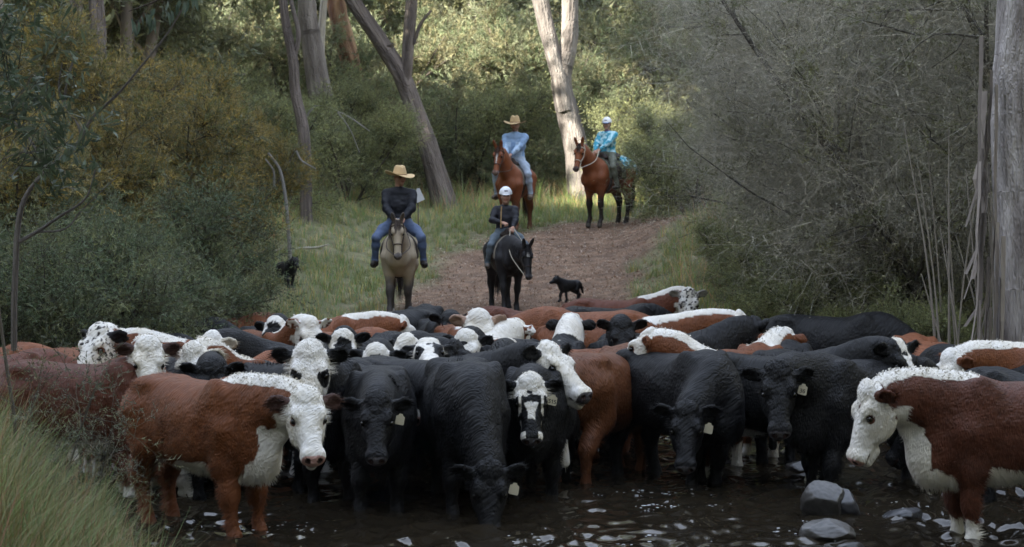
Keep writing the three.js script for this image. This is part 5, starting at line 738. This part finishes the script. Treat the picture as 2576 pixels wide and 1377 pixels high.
row([[120, 46, 1.0], [330, 44, 1.0], [480, 58, 1.1], [620, 62, 1.15], [760, 66, 1.2], [860, 72, 1.3], [950, 68, 1.15], [1080, 72, 1.3], [1180, 78, 1.35], [1290, 70, 1.15], [1380, 76, 1.3], [1480, 68, 1.15], [1570, 74, 1.3], [1680, 64, 1.1], [1790, 70, 1.2], [1900, 62, 1.1], [2050, 60, 1.1], [2250, 56, 1.1], [2450, 50, 1.05], [0, 56, 1.1], [1240, 62, 0.9], [1640, 80, 1.4], [700, 80, 1.4], [1000, 84, 1.45]], kTree, 'gum_tree', 'slender grey green gum tree in the forest behind', 'gum trees in the forest behind', 'tree');
[[-14, 34, 1.1], [-10.6, 38.6, 1.25], [-17, 30, 1.1], [-18, 37, 1.2]].forEach(([x, d, s]) => plant(kTree, 'gum_tree', 'gum tree beyond the left edge shading the far end of the track', 'tree', 'gum trees beyond the left edge', x, d, s));   // their crowns dapple the light on the track's far side
{ // the wood farther off, one mass
  const R = rng(9), tips = []; for (let i = 0; i < 900; i++) { const d = 78 + 34 * R(), x = (R() - 0.5) * 0.7 * d, t = R(), h = 1.5 + 17 * Math.sqrt(t); for (let q = 0; q < 5; q++) tips.push([V(x + (R() - 0.5) * 3, ground(x, -d) + h + (R() - 0.5) * 2, -d + (R() - 0.5) * 3), V(R() - 0.5, 0.6, R() - 0.5).normalize()]); }
  const im = crown(tips, sprSun, 16000, 3, { size: 3.2, tint: [[0.8, 0.8, 0.75], [0.6, 0.65, 0.6], [0.95, 0.9, 0.8]], fuzz: 1.2 }); im.name = '';
  tag(im, 'forest', 'far wood of pale grey green foliage closing the view', null, null, 'stuff');
}
// ---------------------------------------------------------------- big trunks
function barkColour(a, b, seed, stripe = 3) { return (x, y, z, ang, t) => { const n = fbm(Math.cos(ang) * stripe + seed, y * 0.8, Math.sin(ang) * stripe), m = noise(Math.cos(ang) * 9 + seed, y * 2.6, Math.sin(ang) * 9); return mixc(a, b, clamp(0.5 + 1.1 * n + 0.4 * m)); }; }
function trunk(name, label, d, limbs, a, b, o = {}) {
  const g = new THREE.Group(); let first = null;
  limbs.forEach(([pts, ra, rb, dd = 0], i) => { const P = pts.map(([x, y, e = 0]) => V(px(x, d + dd + e), heightAt(y, d + dd + e), -(d + dd + e))); if (!first) { first = P[0].clone(); first.y = ground(first.x, first.z) - 0.1; P[0].y = Math.min(P[0].y, first.y); } const big = Math.max(ra, rb) > 0.1; part(i ? 'limb' : 'trunk', tube(P.map((p) => p.sub(first)), Array.isArray(o.radii?.[i]) ? o.radii[i] : [ra, mix(ra, rb, 0.5), rb], big ? 18 : 8, barkColour(a, b, d + i * 3, o.stripe), big ? 40 : 24, big ? 0.16 : 0.1, d + i), M.bark, g); });
  if (o.crown) { const R = rng(d * 10 | 0), tips = []; for (let i = 0; i < 60; i++) tips.push([V((R() - 0.5) * 6, o.crown + R() * 5, (R() - 0.5) * 6), V(R() - 0.5, 0.5, R() - 0.5).normalize()]); g.add(crown(tips, sprGum, 900, d | 0, { size: 1.8, tint: [[1, 1, 1], [1.3, 1.3, 1.1]], fuzz: 0.8 })); }
  g.position.copy(first); return tag(g, name, label, 'tree');
}
const GREY = [[0.17, 0.145, 0.13], [0.36, 0.32, 0.29]], BROWN = [[0.07, 0.055, 0.048], [0.2, 0.165, 0.145]], PALE = [[0.3, 0.26, 0.22], [0.62, 0.57, 0.5]], REDB = [[0.13, 0.06, 0.035], [0.42, 0.27, 0.16]];
trunk('leaning_tree', 'dark leaning forked tree rising between the two left riders', 46, [[[[1125, 500], [1085, 400], [1048, 290], [1010, 190], [950, 95], [890, 5], [840, -90]], 0.36, 0.24], [[[1018, 205], [1024, 150], [1032, 60], [1040, -40], [1046, -130]], 0.15, 0.12, -0.05], [[[1040, 112], [1060, 60], [1085, 28]], 0.05, 0.03, -0.1], [[[948, 108], [965, 120], [990, 112]], 0.05, 0.03, -0.15]], BROWN[0], BROWN[1], { radii: [[0.33, 0.25, 0.22, 0.21, 0.19, 0.17, 0.15]], crown: 9.5 });
trunk('forked_gum', 'massive forked gum with peeling pale bark behind the patterned rider', 48, [[[[1470, 470], [1450, 380], [1432, 300], [1412, 200], [1428, 120], [1434, 40], [1430, -90]], 0.5, 0.3], [[[1425, 280], [1405, 190], [1382, 100], [1362, 15], [1345, -90]], 0.2, 0.2, -0.12]], [0.1, 0.085, 0.075], [0.3, 0.268, 0.235], { radii: [[0.42, 0.31, 0.28, 0.25, 0.22, 0.2, 0.2]], stripe: 2.2, crown: 10 });
trunk('grey_gum', 'thick smooth grey gum trunk left of the leaning tree', 47, [[[[850, 400], [822, 310], [800, 200], [782, 90], [772, 0], [765, -90]], 0.36, 0.23]], GREY[0], GREY[1], { radii: [[0.4, 0.3, 0.27, 0.24, 0.22, 0.21]], crown: 10 });
trunk('thin_dark_tree', 'thin dark crooked tree left of the thick grey gum', 39, [[[[772, 400], [762, 320], [745, 240], [738, 150], [722, 70], [710, -40]], 0.13, 0.08], [[[738, 160], [752, 90], [735, 10], [728, -60]], 0.05, 0.04]], BROWN[0], BROWN[1]);
trunk('slim_pale_gum', 'slim pale trunk just right of the thick grey gum', 50, [[[[838, 420], [818, 260], [808, 150], [812, 60], [822, -60]], 0.11, 0.09]], GREY[1], PALE[1]);
trunk('red_barked_gum', 'gum trunk with reddish brown and yellow bark beside the slim pale trunk', 52, [[[[905, 420], [892, 200], [870, 110], [850, 30], [838, -80]], 0.28, 0.24]], REDB[0], REDB[1], { crown: 10 });
trunk('double_dark_tree', 'dark double trunked tree behind the golden shrubs at top left', 34, [[[[262, 420], [255, 240], [250, 120], [245, 0], [240, -80]], 0.16, 0.12], [[[246, 200], [215, 120], [198, 40], [185, -60]], 0.12, 0.1]], BROWN[0], BROWN[1]);
{ // far right gum with hanging bark
  const t = trunk('stringy_gum', 'huge pale gum with hanging strips of bark at the right edge', 20.6, [[[[2572, 960], [2566, 700], [2558, 450], [2552, 250], [2560, 100], [2566, -120]], 0.3, 0.26]], [0.15, 0.13, 0.125], [0.46, 0.43, 0.42], { radii: [[0.32, 0.28, 0.26, 0.25, 0.24, 0.24]], stripe: 2.5 }), R = rng(5);
  for (let i = 0; i < 26; i++) { const a = 0.6 + 2.4 * R(), top = 1.4 + 3.2 * R(), l = 0.8 + 1.8 * R(), r0 = 0.37, w = 0.015 + 0.04 * R(), pts = []; for (let q = 0; q <= 5; q++) { const s = q / 5; pts.push([-Math.sin(a) * (r0 + 0.03 + 0.22 * s * s * R()) - 0.05, top - l * s, Math.cos(a) * (r0 + 0.05 * s)]); } const S = triSoup(), tn = R(), c = [0.14 + 0.2 * tn, 0.12 + 0.18 * tn, 0.105 + 0.165 * tn]; for (let q = 0; q < 5; q++) { const A = V(...pts[q]), B = V(...pts[q + 1]), s = V(Math.cos(a), 0, -Math.sin(a)).multiplyScalar(w * (1 - 0.12 * q)), th = V(0, 0, 0.008); S.tri(A.clone().sub(s), A.clone().add(s), B.clone().add(s), c); S.tri(A.clone().sub(s), B.clone().add(s), B.clone().sub(s), c); S.tri(A.clone().sub(s).add(th), A.clone().add(s), B.clone().add(s), c); } part('bark_strip', S.geo(), M.twig, t); }
}
{ // pale dry canes round its foot
  const R = rng(15); for (let i = 0; i < 46; i++) { const d = 20.4 + 2.2 * R(), x = px(2360 + 215 * Math.sqrt(R()), d), y0 = ground(x, -d) - 0.1, h = 1.4 + 2.4 * R(), lean = (R() - 0.5) * 0.9, m = new THREE.Mesh(tube([V(0, 0, 0), V(lean * 0.3, h * 0.5, 0.1 * (R() - 0.5)), V(lean, h, 0.3 * (R() - 0.5))], [0.016 + 0.012 * R(), 0.012, 0.005], 5, null, 8), mat({ color: new THREE.Color().setRGB(0.22, 0.195, 0.165) })); m.position.set(x, y0, -d); tag(m, 'dry_cane', 'pale dry cane standing round the foot of the stringy gum', 'stem', 'dry canes on the right'); }
}
{ // bare crooked sapling on the left
  trunk('bare_sapling', 'bare crooked dark sapling arching across the golden shrubs on the left', 19.2, [[[[30, 760], [42, 600], [62, 500], [120, 425], [205, 350], [192, 305], [165, 268], [172, 200], [195, 130]], 0.034, 0.01], [[[205, 350], [232, 300], [300, 235], [355, 170], [420, 90], [470, 10]], 0.018, 0.008], [[[42, 612], [90, 585], [150, 545], [215, 500], [240, 430]], 0.022, 0.006], [[[165, 268], [150, 225], [158, 160]], 0.014, 0.006], [[[120, 425], [60, 330], [20, 300], [-40, 320]], 0.014, 0.006], [[[90, 585], [165, 575], [205, 530], [300, 440]], 0.012, 0.004]], [0.06, 0.05, 0.045], [0.18, 0.16, 0.145]);
  trunk('dead_white_branch', 'dead white branch drooping before the leaning tree', 40, [[[[720, 420], [790, 270], [860, 285], [930, 330]], 0.03, 0.012], [[[850, 283], [880, 325], [905, 385]], 0.02, 0.008, -0.1]], [0.3, 0.28, 0.26], [0.5, 0.48, 0.45]);
  trunk('dead_grey_snag', 'leaning dead grey snag at the edge of the left shrubs', 33, [[[[735, 520], [705, 430], [675, 385]], 0.035, 0.02], [[[690, 470], [688, 430], [668, 400]], 0.022, 0.012, 0.1], [[[745, 380], [760, 405], [795, 425]], 0.02, 0.012, -0.1]], [0.24, 0.22, 0.2], [0.42, 0.4, 0.37]);
}
{ // hanging gum leaves at the top left
  const R = rng(31), g = new THREE.Group(), d = 16.5, o = V(px(415, d), heightAt(14, d), -d);
  part('twig', tube([V(0.4, 0.25, 0), V(0.1, 0.1, 0.02), V(-0.1, 0.02, 0), V(-0.3, -0.06, 0.03)], [0.012, 0.009, 0.004], 5), mat({ color: 0x3a2f27 }), g);
  const shp = (() => { const S = triSoup(), n = 6, w = (t) => 0.017 * Math.sin(Math.PI * Math.pow(t, 0.75)) + 0.001; for (let i = 0; i < n; i++) { const a = i / n, b = (i + 1) / n, P = (t, s) => V(s * w(t), -t * 0.12, 0.012 * Math.sin(t * 3) + Math.abs(s) * 0.004), c = [1, 1, 1]; for (const s of [-1, 1]) { S.tri(P(a, 0), P(a, s), P(b, s), c); S.tri(P(a, 0), P(b, s), P(b, 0), c); } } return S.geo(); })();
  const lm = [leafMat({ color: new THREE.Color().setRGB(0.06, 0.09, 0.06) }), leafMat({ color: new THREE.Color().setRGB(0.09, 0.12, 0.085) })];
  for (let i = 0; i < 26; i++) { const t = R(), m = part('leaf', shp, lm[i % 2], g); m.position.set(0.28 - 0.6 * t + (R() - 0.5) * 0.08, 0.12 - 0.22 * t - 0.1 * R(), (R() - 0.5) * 0.14); m.rotation.set((R() - 0.5) * 0.6, R() * 3, (R() - 0.5) * 0.9); m.scale.setScalar(0.8 + 0.5 * R()); }
  g.position.copy(o); tag(g, 'gum_branch', 'sprig of round dark gum leaves hanging in at the top left', 'branch');
}
// close, soft sprays of shrub at the left edge
const kNear = plantKind([161], { h: 1.15, spread: 0.6, stems: 4, branches: 4, t0: 0.6, r: 0.01, wood: [0.08, 0.07, 0.05], crowns: [{ spray: fineSpray(9, [0.17, 0.175, 0.125], [0.12, 0.1, 0.08], { len: 0.05, w: 0.012 }), n: 75, size: 0.4, tint: DUSK }] });
[[60, 13.0, 1.4, 'tall wispy shrub before the red backs at the left edge'], [150, 13.4, 1.1, 'wispy shrub against the flank of the dark red cow']].forEach(([x, d, s, lab]) => plant(kNear, 'bank_shrub', lab, 'shrub', 'wispy shrubs on the near bank', px(x, d), d, s));
{ const kSap = plantKind([171], { h: 5.0, spread: 0.1, stems: 1, branches: 12, t0: 0.74, bl: 0.24, r: 0.018, wood: [0.12, 0.1, 0.085], woodName: 'trunk', crowns: [{ spray: sprGum, n: 95, size: 0.75, tint: [[0.28, 0.36, 0.32], [0.4, 0.46, 0.4]], fuzz: 0.2, lift: 0 }] });
  plant(kSap, 'gum_sapling', 'blue green gum sapling leaning in at the upper left edge', 'tree', null, px(40, 13.6), 13.6, 1.0); }
console.log('trees ready');
// ---------------------------------------------------------------- grass and litter
function tuft(seed, n, h, w, spread, dry) { const R = rng(seed), S = triSoup(); for (let i = 0; i < n; i++) { const a = R() * 6.28, r = spread * Math.sqrt(R()), p0 = V(Math.cos(a) * r * 0.4, -0.03, Math.sin(a) * r * 0.4), l = h * (0.45 + 0.75 * R()), out = V(Math.cos(a + (R() - 0.5)), 0, Math.sin(a + (R() - 0.5))), b = 0.25 + 0.7 * R(), side = V(-out.z, 0, out.x), c = R() < dry ? [1.5, 1.25, 1.0] : [0.8, 1, 0.7], k = c.map((v) => v * (0.7 + 0.6 * R())); let pa = p0, wa = w; for (let q = 1; q <= 3; q++) { const t = q / 3, pb = p0.clone().add(V(out.x * b * l * t * t * 0.7, l * (t - 0.25 * b * t * t), out.z * b * l * t * t * 0.7)), wb = w * (1 - 0.9 * t); S.tri(pa.clone().addScaledVector(side, -wa), pa.clone().addScaledVector(side, wa), pb.clone().addScaledVector(side, wb), k); S.tri(pa.clone().addScaledVector(side, -wa), pb.clone().addScaledVector(side, wb), pb.clone().addScaledVector(side, -wb), k); pa = pb; wa = wb; } } return S.geo(); }
function scatter(name, label, geo, material, seed, n, pick, place) { const R = rng(seed), im = new THREE.InstancedMesh(geo, material, n), m = new THREE.Matrix4(), q = new THREE.Quaternion(), c = new THREE.Color(); let i = 0, guard = 0; while (i < n && guard++ < n * 40) { const s = pick(R); if (!s) continue; const [x, d] = s, v = place(R, x, d); q.setFromEuler(new THREE.Euler(...v.rot)); m.compose(V(x, ground(x, -d) + (v.y ?? 0), -d), q, V(...v.s)); im.setMatrixAt(i, m); im.setColorAt(i, c.setRGB(...v.c)); i++; } im.count = i; return tag(im, name, label, null, null, 'stuff'); }
const GREEN = [0.22, 0.24, 0.1], STRAW = [0.48, 0.43, 0.29];
scatter('grass', 'short green and straw coloured grass along both sides of the track', tuft(1, 26, 0.3, 0.006, 0.3, 0.3), M.blade, 5, 9000, (R) => { const d = 23.5 + 25 * R(), x = (R() - 0.5) * 0.56 * d; return pathDist(x, d) + 0.7 * fbm(x * 1.3, d * 1.3) > 2.1 && ground(x, -d) > 0.06 ? [x, d] : null; }, (R, x, d) => { const g = clamp(0.5 + 1.2 * fbm(x * 0.5 + 3, d * 0.5)), s = 0.4 + 0.6 * R() + 0.4 * sstep(42, 47, d); return { rot: [0, R() * 6.28, 0], s: [s, s * (0.8 + 0.5 * R()), s], c: mixc(GREEN, STRAW, clamp(g * 0.9 - 0.1 + 0.3 * (R() - 0.5))) }; });
scatter('tall_grass', 'tall pale grass standing at the edges of the shrubs', tuft(2, 22, 0.8, 0.005, 0.3, 0.6), M.blade, 6, 2000, (R) => { const d = 25 + 24 * R(), x = (R() - 0.5) * 0.54 * d; return pathDist(x, d) > 2.6 && (x < -4.4 || d > 45 || x > 2.0) ? [x, d] : null; }, (R) => { const s = 0.6 + 0.6 * R(); return { rot: [0, R() * 6.28, 0], s: [s, s, s], c: mixc(GREEN, STRAW, 0.35 + 0.6 * R()) }; });
scatter('bank_grass', 'long green and dry grass on the near left bank', tuft(3, 34, 0.72, 0.0042, 0.28, 0.45), M.blade, 7, 1500, (R) => { const d = 8.0 + 6.6 * R(), x = leftBank(d) + 0.15 - 3.2 * R(); return x > -0.3 * d ? [x, d] : null; }, (R, x, d) => { const s = (0.7 + 0.7 * R()) * (0.75 + 0.25 * sstep(0, 0.8, leftBank(d) - x)); return { rot: [(R() - 0.5) * 0.3, R() * 6.28, (R() - 0.5) * 0.3], s: [s, s * (0.8 + 0.4 * R()), s], c: mixc([0.12, 0.155, 0.06], [0.26, 0.24, 0.15], clamp(0.65 * R() * (1.2 - 0.4 * R()))) }; });
{ const S = triSoup(), R = rng(3); for (let i = 0; i < 5; i++) { const a = V((R() - 0.5) * 0.05, 0.004, (R() - 0.5) * 0.05), d = V(R() - 0.5, 0.15 * R(), R() - 0.5).normalize(); leafAt(S, a, d, 0.07, 0.022, [1, 1, 1], R, true); }
  scatter('leaf_litter', 'fallen dry leaves and bark bits strewn over the dirt track', S.geo(), mat({ vertexColors: true, roughness: 0.9 }), 8, 24000, (R) => { const d = 23.5 + 24 * R(), x = (R() - 0.5) * 0.5 * d; return pathDist(x, d) < 2.6 ? [x, d] : null; }, (R) => { const s = 0.25 + 0.7 * R() * R() * R(), k = R(); return { y: 0.004, rot: [(R() - 0.5) * 0.7, R() * 6.28, (R() - 0.5) * 0.7], s: [s, s, s], c: k < 0.4 ? [0.22, 0.12, 0.07] : k < 0.68 ? [0.38, 0.25, 0.165] : k < 0.92 ? [0.56, 0.46, 0.38] : [0.08, 0.06, 0.05] }; }); }
{ // fallen sticks
  [[640, 548, 34, 0.5, 0.3, 'pale fallen stick lying in the grass beside the left shrubs'], [775, 524, 36, 0.4, 0.05, 'short white fallen stick in the grass left of the straw hatted riders'], [800, 762, 28.6, 0.45, -0.5, 'pale dead stick on the bank above the rear left cattle'], [1475, 748, 31, 0.5, 0.9, 'thin fallen stick beside the dog on the track']].forEach(([x, y, d, l, a, lab], i) => { const X = px(x, d), m = new THREE.Mesh(tube([V(-l, 0.02, 0), V(-l * 0.3, 0.05, 0.03), V(l * 0.4, 0.03, -0.02), V(l, 0.06, 0.02)], [0.022, 0.025, 0.012], 7, null, 14, 0.25, i), mat({ color: new THREE.Color().setRGB(0.45, 0.41, 0.35) })); m.position.set(X, ground(X, -d) + 0.05, -d); m.rotation.set(0, a, 0.12); tag(m, 'fallen_stick', lab, 'stick', 'fallen sticks'); });
}
{ // tilted white board in the grass
  const d = 37.5, X = px(1051, d), g = new THREE.Group(), sh = new THREE.Shape(); [[-0.1, -0.15], [0.1, -0.15], [0.1, 0.13], [0.045, 0.15], [0.03, 0.115], [-0.03, 0.115], [-0.045, 0.15], [-0.1, 0.13]].forEach(([a, b], i) => (i ? sh.lineTo(a, b) : sh.moveTo(a, b)));
  const bd = part('board', new THREE.ExtrudeGeometry(sh, { depth: 0.018, bevelEnabled: true, bevelSize: 0.006, bevelThickness: 0.004, bevelSegments: 2 }), mat({ color: new THREE.Color().setRGB(0.42, 0.42, 0.42), roughness: 0.7 }), g); const hb = heightAt(492, d) - ground(X, -d); bd.position.set(0, hb, 0); bd.rotation.set(-0.2, 0.2, 0.45); bd.scale.setScalar(0.85);
  part('stake', tube([V(0, -0.1, -0.02), V(0.01, hb * 0.5, -0.02), V(0, hb - 0.05, -0.02)], [0.014, 0.012, 0.012], 6), mat({ color: 0x4c4238 }), g);
  g.position.set(X, ground(X, -d), -d); tag(g, 'white_board', 'small tilted white board on a stake behind the rider in black', 'board');
}
// ---------------------------------------------------------------- draw
scene.traverse((o) => { if (o.isMesh) { o.castShadow = true; o.receiveShadow = true; } });
const renderer = new THREE.WebGLRenderer({ antialias: true });
renderer.setSize(W, H); renderer.toneMapping = THREE.LinearToneMapping; renderer.toneMappingExposure = EXPOSURE;
renderer.outputColorSpace = THREE.SRGBColorSpace; renderer.shadowMap.enabled = true;
renderer.render(scene, camera);
